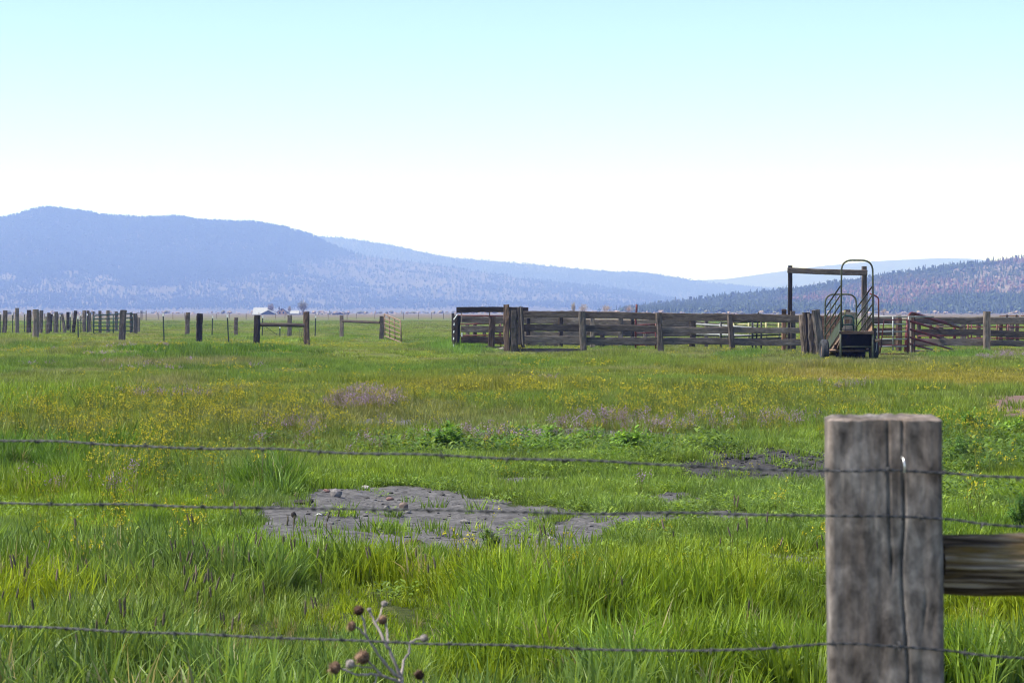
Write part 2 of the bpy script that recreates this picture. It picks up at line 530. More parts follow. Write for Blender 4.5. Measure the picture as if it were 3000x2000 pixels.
# ------------------------------------------------------------------ ground
def build_ground():
    ys = [-6, -2, 1, 3]
    y = 4.0
    while y < 13: ys.append(y); y *= 1.012
    while y < 34: ys.append(y); y *= 1.0042
    while y < 60: ys.append(y); y *= 1.012
    while y < 400: ys.append(y); y *= 1.03
    while y < 14000: ys.append(y); y *= 1.12
    ys = np.array(ys)
    nx = 380
    s = np.linspace(-1, 1, nx)
    s = np.sign(s) * (0.35 * np.abs(s) + 0.65 * np.abs(s) ** 3)
    half = np.where(ys < 12, 12.0, ys * 0.9 + 1.2)
    X = half[:, None] * s[None, :]
    Y = np.repeat(ys[:, None], nx, 1)
    Z = terrain(X, Y) * (Y > -1)
    verts = np.stack([X, Y, Z], -1).reshape(-1, 3)
    R, K = X.shape
    idx = np.arange(R * K).reshape(R, K)
    faces = np.stack([idx[:-1, :-1], idx[:-1, 1:], idx[1:, 1:], idx[1:, :-1]], -1).reshape(-1, 4)
    o = mesh_obj('ground', verts.tolist(), faces.tolist(), None, smooth=True)
    g, d, b = soil_masks(verts[:, 0], np.maximum(verts[:, 1], 1.0))
    me = o.data
    at_ = me.color_attributes.new('soil', 'FLOAT_COLOR', 'POINT')
    buf = np.ones((len(verts), 4), np.float32)
    buf[:, 0] = g; buf[:, 1] = d; buf[:, 2] = b
    at_.data.foreach_set('color', buf.ravel())
    m, t = new_mat('pasture_ground')
    geo = nd(t, 'ShaderNodeNewGeometry')
    pos = geo.outputs['Position']
    at_n = nd(t, 'ShaderNodeAttribute', attribute_name='soil')
    sep = nd(t, 'ShaderNodeSeparateColor'); t.links.new(at_n.outputs['Color'], sep.inputs[0])
    n_big = noise(t, mapping(t, pos, (1, 0.45, 1)), 0.05, 5, 0.6)
    n_far = noise(t, mapping(t, pos, (1, 0.4, 1)), 0.012, 5, 0.65)
    n_mid = noise(t, mapping(t, pos, (1, 0.6, 1)), 0.55, 5, 0.6)
    n_fine = noise(t, pos, 14, 5, 0.65)
    n_grit = noise(t, pos, 70, 4, 0.7)
    grass = ramp(t, n_big, [(0.28, (0.06, 0.10, 0.02)), (0.42, (0.085, 0.125, 0.024)), (0.52, (0.13, 0.145, 0.03)), (0.62, (0.13, 0.12, 0.055)), (0.75, (0.15, 0.11, 0.07))])
    gf = ramp(t, n_far, [(0.3, (0.07, 0.115, 0.022)), (0.45, (0.10, 0.14, 0.03)), (0.58, (0.125, 0.125, 0.055)), (0.72, (0.14, 0.105, 0.075))])
    sx = nd(t, 'ShaderNodeSeparateXYZ'); t.links.new(pos, sx.inputs[0])
    mr = nd(t, 'ShaderNodeMapRange'); mr.inputs[1].default_value = 60; mr.inputs[2].default_value = 260
    t.links.new(sx.outputs[1], mr.inputs[0])
    grass = mixc(t, mr.outputs[0], grass, gf)
    # the far end of the plain is bare brownish pasture
    mr2 = nd(t, 'ShaderNodeMapRange'); mr2.inputs[1].default_value = 380; mr2.inputs[2].default_value = 900
    t.links.new(sx.outputs[1], mr2.inputs[0])
    brownp = ramp(t, n_far, [(0.3, (0.11, 0.105, 0.05)), (0.6, (0.14, 0.105, 0.08))])
    grass = mixc(t, mr2.outputs[0], grass, brownp)
    gv = ramp(t, n_mid, [(0.3, (0.7, 0.75, 0.6)), (0.7, (1.2, 1.15, 1.1))])
    grass = mixc(t, 0.8, grass, gv, 'MULTIPLY')
    # earth among the grass close by
    under = ramp(t, n_fine, [(0.3, (0.02, 0.025, 0.008)), (0.5, (0.045, 0.06, 0.015)), (0.7, (0.085, 0.085, 0.035))])
    mr3 = nd(t, 'ShaderNodeMapRange'); mr3.inputs[1].default_value = 30; mr3.inputs[2].default_value = 90
    t.links.new(sx.outputs[1], mr3.inputs[0])
    base = mixc(t, mr3.outputs[0], under, grass)
    streak = noise(t, mapping(t, pos, (7, 8, 7)), 1.0, 7, 0.78, 0.9)
    gs = mixc(t, 0.7, ramp(t, n_fine, [(0.3, (0.062, 0.059, 0.061)), (0.5, (0.1, 0.096, 0.098)), (0.7, (0.145, 0.139, 0.14))]),
              ramp(t, streak, [(0.35, (0.035, 0.033, 0.034)), (0.5, (0.098, 0.0935, 0.096)), (0.68, (0.21, 0.2, 0.2))]))
    ds = mixc(t, 0.5, ramp(t, n_fine, [(0.3, (0.018, 0.017, 0.018)), (0.55, (0.045, 0.043, 0.045)), (0.75, (0.08, 0.077, 0.078))]),
              ramp(t, n_grit, [(0.35, (0.02, 0.019, 0.02)), (0.65, (0.12, 0.115, 0.118))]))
    bs = ramp(t, n_fine, [(0.3, (0.10, 0.062, 0.05)), (0.7, (0.2, 0.135, 0.115))])
    edge = lambda s: ramp(t, mth(t, 'ADD', s, mth(t, 'MULTIPLY', mth(t, 'SUBTRACT', n_fine, 0.5), 0.9)), [(0.40, (0, 0, 0)), (0.56, (1, 1, 1))])
    col = mixc(t, edge(sep.outputs[0]), base, gs)
    col = mixc(t, edge(sep.outputs[1]), col, ds)
    col = mixc(t, edge(sep.outputs[2]), col, bs)
    hgt = mth(t, 'ADD', mth(t, 'MULTIPLY', n_fine, 0.6), mth(t, 'ADD', mth(t, 'MULTIPLY', streak, 0.5), mth(t, 'MULTIPLY', n_grit, 0.4)))
    finish(t, col, 0.95, hgt, 0.9, 0.03, 0.1)
    me.materials.append(m)
    tag(o, 'flat pasture with bare grey soil patches reaching to the hills', None, kind='structure')
    return o
ground = build_ground()

# ------------------------------------------------------------------ hills
def hill_mat(name, stops, nscale):
    m, t = new_mat(name)
    geo = nd(t, 'ShaderNodeNewGeometry')
    n = noise(t, geo.outputs['Position'], nscale, 6, 0.65)
    n2 = noise(t, geo.outputs['Position'], nscale * 7, 4, 0.6)
    f = mth(t, 'ADD', mth(t, 'MULTIPLY', n, 0.6), mth(t, 'MULTIPLY', n2, 0.4))
    finish(t, ramp(t, f, stops), 1.0, None, spec=0.0)
    return m
M['hill_scrub'] = hill_mat('open_hillside', [(0.35, (0.058, 0.055, 0.04)), (0.5, (0.09, 0.082, 0.062)), (0.65, (0.145, 0.128, 0.1))], 0.006)
M['hill_forest'] = hill_mat('forest_floor', [(0.35, (0.035, 0.04, 0.028)), (0.5, (0.06, 0.06, 0.04)), (0.65, (0.12, 0.10, 0.07))], 0.006)
M['hill_red'] = hill_mat('burnt_hillside', [(0.38, (0.085, 0.075, 0.06)), (0.5, (0.14, 0.118, 0.098)), (0.64, (0.3, 0.25, 0.21))], 0.045)

HILLS = {}
def make_hill(name, label, sky_pts, d_foot, d_crest, mat, px0, px1, prof, rough=1.0, seed=1, tree_h=0.0):
    sx_ = np.array([p[0] for p in sky_pts], float); sy_ = np.array([p[1] for p in sky_pts], float)
    N = 260; K = 46
    pxs = np.linspace(px0, px1, N)
    # smooth skyline
    fine = np.interp(np.linspace(px0, px1, 2000), sx_, sy_)
    ker = np.hanning(41); ker /= ker.sum()
    fine = np.convolve(np.pad(fine, 20, mode='edge'), ker, mode='valid')
    sk = np.interp(pxs, np.linspace(px0, px1, 2000), fine)
    crest = np.maximum(EYE + (HY - sk) / F * d_crest - tree_h, -0.9)
    ts = np.concatenate([np.linspace(0, 1, K), 1 + np.array([0.08, 0.2, 0.45])])
    P = np.zeros((len(ts), N, 3))
    for i, tt in enumerate(ts):
        D = d_foot + (d_crest - d_foot) * tt
        x = (pxs - 1500) / F * d_crest * (D / d_crest)
        if tt <= 1:
            g = prof(tt)
            nz = (fbm(x * 0.0022, np.full_like(x, D * 0.0016), seed, 4) - 0.5) * 2
            z = crest * g + nz * rough * 34 * math.sin(math.pi * min(1, tt)) ** 0.8 * np.clip(crest / 200, 0.1, 1)
        else:
            z = crest * (1 - (tt - 1) * 1.7)
        P[i, :, 0] = x; P[i, :, 1] = D; P[i, :, 2] = np.maximum(z, -0.9)
    # nothing on the slope rises over the skyline drawn by the crest
    lim = (crest - EYE) / d_crest
    ang = EYE + lim[None, :] * P[:, :, 1] - 4.0
    k = ts[:, None] < 0.999
    P[:, :, 2] = np.where(k, np.minimum(P[:, :, 2], ang), P[:, :, 2])
    R = len(ts)
    idx = np.arange(R * N).reshape(R, N)
    faces = np.stack([idx[:-1, :-1], idx[:-1, 1:], idx[1:, 1:], idx[1:, :-1]], -1).reshape(-1, 4)
    o = mesh_obj(name, P.reshape(-1, 3).tolist(), faces.tolist(), M[mat], smooth=True)
    tag(o, label, None, kind='structure')
    HILLS[name] = P
    return o

left_sky = [(-900, 760), (-400, 690), (-150, 655), (0, 632), (60, 615), (135, 597), (220, 607), (320, 622), (420, 630), (510, 624), (600, 638),
            (740, 641), (830, 656), (920, 682), (960, 704), (1000, 722), (1070, 740), (1200, 756), (1325, 773), (1538, 807), (1750, 828), (1900, 850), (2000, 868),
            (2100, 886), (2250, 905), (2500, 925)]
make_hill('left_mountain', 'broad forested mountain with a rounded summit on the left', left_sky, 4700, 7000, 'hill_scrub', -900, 2500,
          lambda t: 0.10 * t + 0.90 * t ** 1.5, 1.0, 31, 10)
back_sky = [(500, 800), (860, 700), (930, 690), (985, 692), (1070, 703), (1150, 715), (1240, 736), (1325, 752), (1538, 770), (1750, 790), (1900, 797),
            (2050, 822), (2280, 845), (2400, 868), (2550, 900), (2700, 925)]
make_hill('back_ridge', 'long dark wooded ridge sloping down behind the left mountain', back_sky, 7600, 9500, 'hill_forest', 500, 2700,
          lambda t: t, 0.5, 41, 5)
far_sky = [(1200, 915), (1700, 830), (1780, 806), (1850, 793), (1920, 803), (2010, 822), (2130, 817), (2250, 800), (2400, 780), (2560, 765),
           (2750, 756), (2850, 758), (3000, 776), (3400, 830), (3900, 900)]
make_hill('far_blue_mountain', 'palest and farthest mountain low on the skyline at right', far_sky, 11500, 13200, 'hill_forest', 1200, 3900,
          lambda t: t, 0.6, 51, 0)
right_sky = [(1650, 922), (1750, 908), (1900, 888), (2050, 868), (2200, 852), (2330, 838), (2500, 814), (2650, 791), (2800, 769), (2900, 759),
             (3000, 747), (3300, 734), (3700, 745), (4100, 790)]
make_hill('right_hill', 'nearer wooded hill rising towards the right edge', right_sky, 1900, 2700, 'hill_red', 1650, 4100,
          lambda t: 0.15 * t + 0.85 * t ** 1.25, 1.0, 61, 3)

# ------------------------------------------------------------------ instancing of uncountable growth
def proto(name, verts, faces, mats, var=None, smooth=False, midx=None):
    me = bpy.data.meshes.new(name)
    me.from_pydata([tuple(v) for v in verts], [], [tuple(f) for f in faces])
    for m in mats: me.materials.append(m)
    if var is not None:
        a = me.attributes.new('var', 'FLOAT', 'POINT')
        a.data.foreach_set('value', np.asarray(var, np.float32))
    if midx is not None:
        me.polygons.foreach_set('material_index', np.asarray(midx, np.int32))
    if smooth: me.shade_smooth()
    me.update()
    return bpy.data.objects.new(name, me)

def scatter(name, protos, P, rotz, scale, tint, idx, label, tilt=None):
    """one object of instanced growth: every point of its mesh carries one tuft"""
    n = len(P)
    col = bpy.data.collections.new(name + '_kinds')
    for k, p in enumerate(protos): col.objects.link(p)
    me = bpy.data.meshes.new(name)
    me.vertices.add(n)
    me.vertices.foreach_set('co', np.asarray(P, np.float32).ravel())
    a = me.attributes.new('rot', 'FLOAT_VECTOR', 'POINT')
    r = np.zeros((n, 3), np.float32); r[:, 2] = rotz
    if tilt is not None: r[:, 0] = tilt[0]; r[:, 1] = tilt[1]
    a.data.foreach_set('vector', r.ravel())
    a = me.attributes.new('scl', 'FLOAT_VECTOR', 'POINT')
    sc = np.asarray(scale, np.float32)
    if sc.ndim == 1: sc = np.repeat(sc[:, None], 3, 1)
    a.data.foreach_set('vector', np.ascontiguousarray(sc).ravel())
    a = me.attributes.new('tint', 'FLOAT_COLOR', 'POINT')
    c = np.ones((n, 4), np.float32); c[:, :3] = tint
    a.data.foreach_set('color', c.ravel())
    a = me.attributes.new('kind_index', 'INT', 'POINT')
    a.data.foreach_set('value', np.asarray(idx, np.int32))
    me.update()
    o = bpy.data.objects.new(name, me)
    C.objects.link(o)
    ng = bpy.data.node_groups.new(name + '_nodes', 'GeometryNodeTree')
    ng.interface.new_socket('Geometry', in_out='INPUT', socket_type='NodeSocketGeometry')
    ng.interface.new_socket('Geometry', in_out='OUTPUT', socket_type='NodeSocketGeometry')
    gi = ng.nodes.new('NodeGroupInput'); go = ng.nodes.new('NodeGroupOutput')
    ci = ng.nodes.new('GeometryNodeCollectionInfo')
    ci.inputs[0].default_value = col
    ci.inputs['Separate Children'].default_value = True
    ci.inputs['Reset Children'].default_value = True
    ip = ng.nodes.new('GeometryNodeInstanceOnPoints')
    ip.inputs['Pick Instance'].default_value = True
    def attr(nm, dt):
        q = ng.nodes.new('GeometryNodeInputNamedAttribute'); q.data_type = dt
        q.inputs['Name'].default_value = nm
        return q.outputs['Attribute']
    e2r = ng.nodes.new('FunctionNodeEulerToRotation')
    ng.links.new(attr('rot', 'FLOAT_VECTOR'), e2r.inputs[0])
    ng.links.new(gi.outputs[0], ip.inputs['Points'])
    ng.links.new(ci.outputs[0], ip.inputs['Instance'])
    ng.links.new(attr('kind_index', 'INT'), ip.inputs['Instance Index'])
    ng.links.new(e2r.outputs[0], ip.inputs['Rotation'])
    ng.links.new(attr('scl', 'FLOAT_VECTOR'), ip.inputs['Scale'])
    ng.links.new(ip.outputs[0], go.inputs[0])
    md = o.modifiers.new('growth', 'NODES'); md.node_group = ng
    tag(o, label, None, kind='stuff')
    return o

def leaf_mat(name, trans=0.46, rough=0.45, spec=0.25, fixed=None, varamt=0.65):
    m, t = new_mat(name)
    if fixed is None:
        a = nd(t, 'ShaderNodeAttribute', attribute_name='tint', attribute_type='INSTANCER').outputs['Color']
    else:
        r = nd(t, 'ShaderNodeRGB'); r.outputs[0].default_value = (*fixed, 1); a = r.outputs[0]
    v = nd(t, 'ShaderNodeAttribute', attribute_name='var').outputs['Fac']
    k = ramp(t, v, [(0.0, (1 - 0.5 * varamt, 1 - 0.45 * varamt, 1 - 0.5 * varamt)), (0.5, (1, 1, 1)), (0.85, (1 + 0.5 * varamt, 1 + 0.4 * varamt, 1 + 0.3 * varamt)), (1.0, (1 + 1.1 * varamt, 1 + 0.7 * varamt, 1 + 0.9 * varamt))])
    c = mixc(t, 1.0, a, k, 'MULTIPLY')
    p = nd(t, 'ShaderNodeBsdfPrincipled')
    t.links.new(c, p.inputs['Base Color'])
    p.inputs['Roughness'].default_value = rough
    p.inputs['Specular IOR Level'].default_value = spec
    tr = nd(t, 'ShaderNodeBsdfTranslucent')
    tc = mixc(t, 1.0, c, (1.15, 1.1, 0.6), 'MULTIPLY')
    t.links.new(tc, tr.inputs[0])
    mx = nd(t, 'ShaderNodeMixShader'); mx.inputs[0].default_value = trans
    t.links.new(p.outputs[0], mx.inputs[1]); t.links.new(tr.outputs[0], mx.inputs[2])
    o = nd(t, 'ShaderNodeOutputMaterial'); t.links.new(mx.outputs[0], o.inputs[0])
    return m
M['leaf'] = leaf_mat('grass_blade')
M['needle'] = leaf_mat('conifer_needles', 0.0, 1.0, 0.0, None, 0.6)
M['mustard'] = leaf_mat('yellow_petals', 0.3, 0.7, 0.1, (0.46, 0.40, 0.03), 0.4)
M['purple'] = leaf_mat('lilac_petals', 0.3, 0.7, 0.1, (0.37, 0.25, 0.41), 0.4)
M['seedhead'] = leaf_mat('foxtail_head', 0.1, 0.9, 0.05, (0.13, 0.108, 0.075), 0.6)
M['stone'] = leaf_mat('gravel', 0.0, 0.95, 0.1, None, 0.4)

# ---- blades
def blades(rng, n, radius, h0, h1, w, seg=4, lean=(0.1, 0.9), curl=(0.2, 1.2), center_bias=0.6, flop=0.0):
    V = []; Fc = []; var = []
    for _ in range(n):
        r = radius * (rng.random() ** center_bias); a = rng.random() * 6.283
        bx, by = r * math.cos(a), r * math.sin(a)
        h = h0 + (h1 - h0) * rng.random()
        ww = w * (0.6 + 0.8 * rng.random())
        d = a + rng.normal(0, 1.0)
        ln = lean[0] + (lean[1] - lean[0]) * rng.random() ** 1.6
        cu = curl[0] + (curl[1] - curl[0]) * rng.random() ** 2
        if rng.random() < flop: cu += 1.1
        fa = rng.random() * 6.283
        sx, sy = math.cos(fa), math.sin(fa)
        vv = rng.random()
        o = len(V)
        x, y, z = bx, by, -0.01
        ang = ln * 0.5
        L = h / seg
        for s in range(seg + 1):
            f = s / seg
            wd = ww * (1 - f ** 1.7) * 0.5 + 0.0002
            if s < seg:
                V.append((x - sx * wd, y - sy * wd, z)); V.append((x + sx * wd, y + sy * wd, z)); var += [vv, vv]
            else:
                V.append((x, y, z)); var.append(vv)
            x += L * math.sin(ang) * math.cos(d); y += L * math.sin(ang) * math.sin(d); z += L * math.cos(ang)
            ang += cu / seg * (0.5 + f)
        for s in range(seg):
            a0 = o + 2 * s
            if s < seg - 1: Fc.append((a0, a0 + 1, a0 + 3, a0 + 2))
            else: Fc.append((a0, a0 + 1, a0 + 2))
    return V, Fc, var

def leaf_shape(V, Fc, var, p, d, up, L, W, vv, bend=0.4):
    """a lance shaped leaf from p along d"""
    d = d.normalized(); s = d.cross(up)
    if s.length < 1e-4: s = d.orthogonal()
    s.normalize()
    o = len(V)
    q = p.copy(); dd = d.copy()
    for f, wd in ((0, 0.12), (0.3, 0.9), (0.65, 1.0), (1.0, 0.0)):
        pt = p + d * (L * f) - up * (bend * L * f * f)
        if wd > 0:
            V.append(tuple(pt - s * W * wd * 0.5)); V.append(tuple(pt + s * W * wd * 0.5)); var += [vv, vv]
        else:
            V.append(tuple(pt)); var.append(vv)
    Fc += [(o, o + 1, o + 3, o + 2), (o + 2, o + 3, o + 5, o + 4), (o + 4, o + 5, o + 6)]

def stem_tri(V, Fc, var, p0, p1, r, vv, n=3):
    o = len(V)
    d = (p1 - p0).normalized(); a = d.orthogonal().normalized(); b = d.cross(a)
    for q, rr in ((p0, r), (p1, r * 0.7)):
        for k in range(n):
            an = 6.283 * k / n
            V.append(tuple(q + (a * math.cos(an) + b * math.sin(an)) * rr)); var.append(vv)
    for k in range(n):
        Fc.append((o + k, o + (k + 1) % n, o + n + (k + 1) % n, o + n + k))

def mustard_proto(name, seed, hgt, flower='mustard', nst=5, spread=0.15, petals=6, psize=0.0105, headlen=0.03):
    rng = np.random.default_rng(seed)
    V = []; Fc = []; var = []; mi = []
    for _ in range(nst):
        a = rng.random() * 6.283; r = spread * rng.random()
        p = Vector((r * math.cos(a), r * math.sin(a), 0))
        h = hgt * rng.uniform(0.65, 1.1)
        top = p + Vector((rng.normal(0, 0.12) * h, rng.normal(0, 0.12) * h, h))
        mid = (p + top) / 2 + Vector((rng.normal(0, 0.02), rng.normal(0, 0.02), 0))
        k0 = len(Fc)
        stem_tri(V, Fc, var, p, mid, 0.0028, rng.random()); stem_tri(V, Fc, var, mid, top, 0.0022, rng.random())
        for _l in range(5):
            f = rng.uniform(0.1, 0.8)
            q = p.lerp(top, f); an = rng.random() * 6.283
            leaf_shape(V, Fc, var, q, Vector((math.cos(an), math.sin(an), 0.6)), Vector((0, 0, 1)), 0.07 * (1.2 - f) * hgt / 0.45, 0.014, rng.random())
        tips = [(top, headlen)]
        for _b in range(2):
            f = rng.uniform(0.55, 0.9); an = rng.random() * 6.283
            q = p.lerp(top, f); e = q + Vector((math.cos(an) * 0.06, math.sin(an) * 0.06, 0.09)) * (hgt / 0.45)
            stem_tri(V, Fc, var, q, e, 0.0016, rng.random())
            tips.append((e, headlen * 0.7))
        mi += [0] * (len(Fc) - k0)
        k0 = len(Fc)
        for tp, hl in tips:
            for _p in range(petals):
                an = rng.random() * 6.283; z = -hl * rng.random()
                c = tp + Vector((math.cos(an) * psize * 0.9, math.sin(an) * psize * 0.9, z + 0.01))
                s1 = Vector(rng.normal(0, 1, 3)).normalized(); s2 = s1.orthogonal().normalized()
                sz = psize * rng.uniform(0.5, 0.95)
                o = len(V)
                for u, v_ in ((-1, -1), (1, -1), (1, 1), (-1, 1)):
                    V.append(tuple(c + s1 * sz * 0.5 * u + s2 * sz * 0.5 * v_)); var.append(rng.random() * 0.9)
                Fc.append((o, o + 1, o + 2, o + 3))
        mi += [1] * (len(Fc) - k0)
    return proto(name, V, Fc, [M['leaf'], M[flower]], var, midx=mi)

def weed_proto(name, seed, n, radius, hgt, L, W):
    rng = np.random.default_rng(seed)
    V = []; Fc = []; var = []
    for _ in range(n):
        a = rng.random() * 6.283; r = radius * rng.random() ** 0.6
        p = Vector((r * math.cos(a), r * math.sin(a), hgt * rng.random() * (1 - 0.5 * r / radius)))
        an = a + rng.normal(0, 0.9)
        leaf_shape(V, Fc, var, p, Vector((math.cos(an), math.sin(an), rng.uniform(0.1, 1.2))), Vector((0, 0, 1)),
                   L * rng.uniform(0.6, 1.3), W * rng.uniform(0.7, 1.2), rng.random(), 0.3)
    return proto(name, V, Fc, [M['leaf']], var)

def foxtail_proto(name, seed, n=1, h=0.5):
    rng = np.random.default_rng(seed)
    V = []; Fc = []; var = []; mi = []
    for _ in range(n):
        p = Vector((rng.normal(0, 0.05), rng.normal(0, 0.05), 0))
        lean = Vector((rng.normal(0, 0.10), rng.normal(0, 0.10), 1)).normalized()
        hh = h * rng.uniform(0.8, 1.15)
        t0 = p + lean * hh
        k0 = len(Fc)
        stem_tri(V, Fc, var, p, t0, 0.0018, rng.random())
        mi += [0] * (len(Fc) - k0)
        L = rng.uniform(0.05, 0.085); l2 = (lean + Vector((rng.normal(0, 0.12), rng.normal(0, 0.12), 0))).normalized()
        k0 = len(Fc); vv = rng.random()
        pts = [t0 + l2 * (L * f) for f in (0, 0.12, 0.5, 0.85, 1.0)]
        g, f = tube_geo(pts, [0.001, 0.0048, 0.0058, 0.004, 0.0006], 6)
        o = len(V); V += [tuple(q) for q in g]; var += [vv] * len(g)
        Fc += [tuple(i + o for i in q) for q in f]
        for _b in range(14):
            fpos = rng.uniform(0.1, 1.0); an = rng.random() * 6.283
            q = t0 + l2 * (L * fpos); s = l2.orthogonal().normalized(); b = l2.cross(s)
            out = s * math.cos(an) + b * math.sin(an)
            o = len(V)
            for c in (q + out * 0.004 - l2 * 0.002, q + out * 0.004 + l2 * 0.003, q + out * 0.011 + l2 * 0.016):
                V.append(tuple(c)); var.append(rng.random())
            Fc.append((o, o + 1, o + 2))
        mi += [1] * (len(Fc) - k0)
    return proto(name, V, Fc, [M['leaf'], M['seedhead']], var, midx=mi)

rb = lambda s: np.random.default_rng(s)
P_TALL = []
for k in range(6):
    v, f, a = blades(rb(100 + k), 32, 0.085, 0.11, 0.36, 0.0145, 5, (0.05, 0.8), (0.1, 1.5), 0.6, 0.22)
    P_TALL.append(proto('k%02d_tall_tuft' % k, v, f, [M['leaf']], a))
P_SHORT = []
for k in range(5):
    v, f, a = blades(rb(130 + k), 40, 0.10, 0.04, 0.12, 0.007, 4, (0.1, 1.1), (0.2, 1.2), 0.6, 0.1)
    P_SHORT.append(proto('k%02d_short_tuft' % k, v, f, [M['leaf']], a))
P_PATCH = []
for k in range(5):
    v, f, a = blades(rb(160 + k), 90, 0.32, 0.10, 0.30, 0.014, 3, (0.05, 0.9), (0.1, 1.0), 0.5)
    P_PATCH.append(proto('k%02d_grass_patch' % k, v, f, [M['leaf']], a))
P_WEED = [weed_proto('k%02d_low_weed' % k, 200 + k, 46, 0.11, 0.08, 0.045, 0.016) for k in range(4)]
P_MUST = [mustard_proto('k%02d_mustard' % k, 230 + k, 0.42) for k in range(5)]
P_MUSTF = [mustard_proto('k%02d_mustard_far' % k, 250 + k, 0.34, 'mustard', 8, 0.4, 3, 0.022, 0.05) for k in range(4)]
P_PURP = [mustard_proto('k%02d_lilac' % k, 260 + k, 0.30, 'purple', 7, 0.14, 4, 0.0115, 0.08) for k in range(4)]
P_PURPF = [mustard_proto('k%02d_lilac_far' % k, 280 + k, 0.26, 'purple', 9, 0.35, 3, 0.020, 0.08) for k in range(3)]
P_FOX = [foxtail_proto('k%02d_foxtail' % k, 300 + k, 1 + k % 2, 0.32) for k in range(5)]

# ---- colours of growth (albedo)
LUSH = np.array((0.178, 0.272, 0.026)); DARKG = np.array((0.09, 0.18, 0.022)); BLUEG = np.array((0.13, 0.205, 0.06))
YELG = np.array((0.235, 0.295, 0.018)); OLIVE = np.array((0.16, 0.195, 0.035)); OCHRE = np.array((0.32, 0.25, 0.04))
PINKB = np.array((0.20, 0.155, 0.12)); STRAW = np.array((0.36, 0.31, 0.19)); WEEDG = np.array((0.165, 0.25, 0.05))

def sample_band(y0, y1, dens, side=0.245, extra=1.2):
    area = 0.5 * ((2 * side * y0 + 2 * extra) + (2 * side * y1 + 2 * extra)) * (y1 - y0)
    n = int(area * dens * 1.25) + 1
    Y = np.sqrt(RNG.random(n) * (y1 ** 2 - y0 ** 2) + y0 ** 2)
    half = side * Y + extra
    X = RNG.uniform(-1, 1, n) * half
    return X, Y

def lay(X, Y): return np.stack([X, Y, terrain(X, Y)], -1)

def mixa(a, b, f): return a * (1 - f[:, None]) + b * f[:, None]

def field_tint(X, Y):
    """albedo of the sward over the field, from how its kinds of grass are spread"""
    px, py = ground_px(X, Y)
    n1 = fbm(X * 0.35, Y * 0.2, 71, 4); n2 = fbm(X * 1.1, Y * 0.7, 72, 3); n3 = fbm(X * 0.08, Y * 0.04, 73, 3)
    c = np.repeat(LUSH[None], len(X), 0)
    near = sstep(1560, 1700, py)
    c = mixa(c, YELG, sstep(0.40, 0.58, n1) * (0.35 + 0.5 * near))
    c = mixa(c, DARKG, sstep(0.50, 0.64, n2) * 0.6)
    c = mixa(c, BLUEG, sstep(0.52, 0.66, fbm(X * 0.7, Y * 0.5, 74, 3)) * 0.7)
    # yellow green weeds around the bare patch
    c = mixa(c, WEEDG, ell(px, py, 1900, 1440, 800, 190, 0.3) * 0.7)
    # mustard field: thin olive stalks
    mus = np.maximum(ell(px, py, 520, 1230, 760, 120, 0.4), ell(px, py, 1700, 1165, 900, 75, 0.4))
    c = mixa(c, OLIVE, mus * 0.7)
    far = 1 - sstep(1040, 1180, py)
    fc = mixa(mixa(np.repeat((LUSH * 0.85 + OLIVE * 0.15)[None], len(X), 0), OLIVE, sstep(0.36, 0.56, n1)), PINKB, sstep(0.52, 0.68, n3) * 0.7)
    fc = mixa(fc, DARKG * 1.3, sstep(0.56, 0.66, n2) * 0.6)
    c = mixa(c, fc, far * 0.8)
    c = mixa(c, OLIVE * 1.2, 0.5 * sstep(24, 46, Y))
    c = mixa(c, DARKG * 1.15, 0.55 * sstep(0.54, 0.66, fbm(X * 0.22, Y * 0.10, 79, 3)) * sstep(30, 50, Y))
    c = mixa(c, STRAW * 0.75, 0.45 * sstep(0.55, 0.7, fbm(X * 0.5, Y * 0.22, 78, 3)) * sstep(20, 40, Y))
    c = mixa(c, OCHRE, ell(px, py, 2750, 1108, 440, 26, 0.5) * 0.65)
    c = mixa(c, OCHRE, ell(px, py, 2250, 1090, 300, 12, 0.5) * 0.35)
    c = mixa(c, OCHRE, ell(px, py, 1400, 1140, 330, 26, 0.5) * 0.45)
    c = mixa(c, DARKG, ell(px, py, 640, 1052, 330, 14, 0.4) * 0.85)
    c = mixa(c, DARKG * 1.4, np.maximum.reduce([ell(px, py, 1340, 1030, 110, 10, 0.4), ell(px, py, 2170, 1046, 65, 8, 0.4), ell(px, py, 2800, 1046, 110, 9, 0.4)]) * 0.8)
    c = mixa(c, DARKG, ell(px, py, 150, 1355, 330, 55, 0.3) * 0.75)
    c = mixa(c, LUSH * 0.8, ell(px, py, 300, 1430, 420, 35, 0.3) * 0.7)
    c = mixa(c, DARKG, ell(px, py, 720, 1425, 150, 30, 0.4) * 0.6)
    c = mixa(c, LUSH, ell(px, py, 100, 1180, 260, 40, 0.4) * 0.7)
    c = c * RNG.uniform(0.72, 1.28, len(X))[:, None]
    c = c * (0.72 + 0.56 * fbm(X * 2.2, Y * 1.4, 77, 2))[:, None]
    return c

def keep_from_soil(X, Y, power=1.0, strays=0.02):
    g, d, b = soil_masks(X, Y)
    s = np.maximum.reduce([g, d * 0.93, b * 0.95])
    gaps = sstep(0.26, 0.42, fbm(X * 2.6, Y * 1.8, 123, 3))
    tuft = sstep(0.74, 0.82, fbm(X * 3.1, Y * 2.2, 124, 2)) * 0.5 * (strays > 0.01)
    return RNG.random(len(X)) < np.maximum((1 - sstep(0.16, 0.70, s)) * (0.25 + 0.75 * gaps) + d * 0.10, tuft) + strays

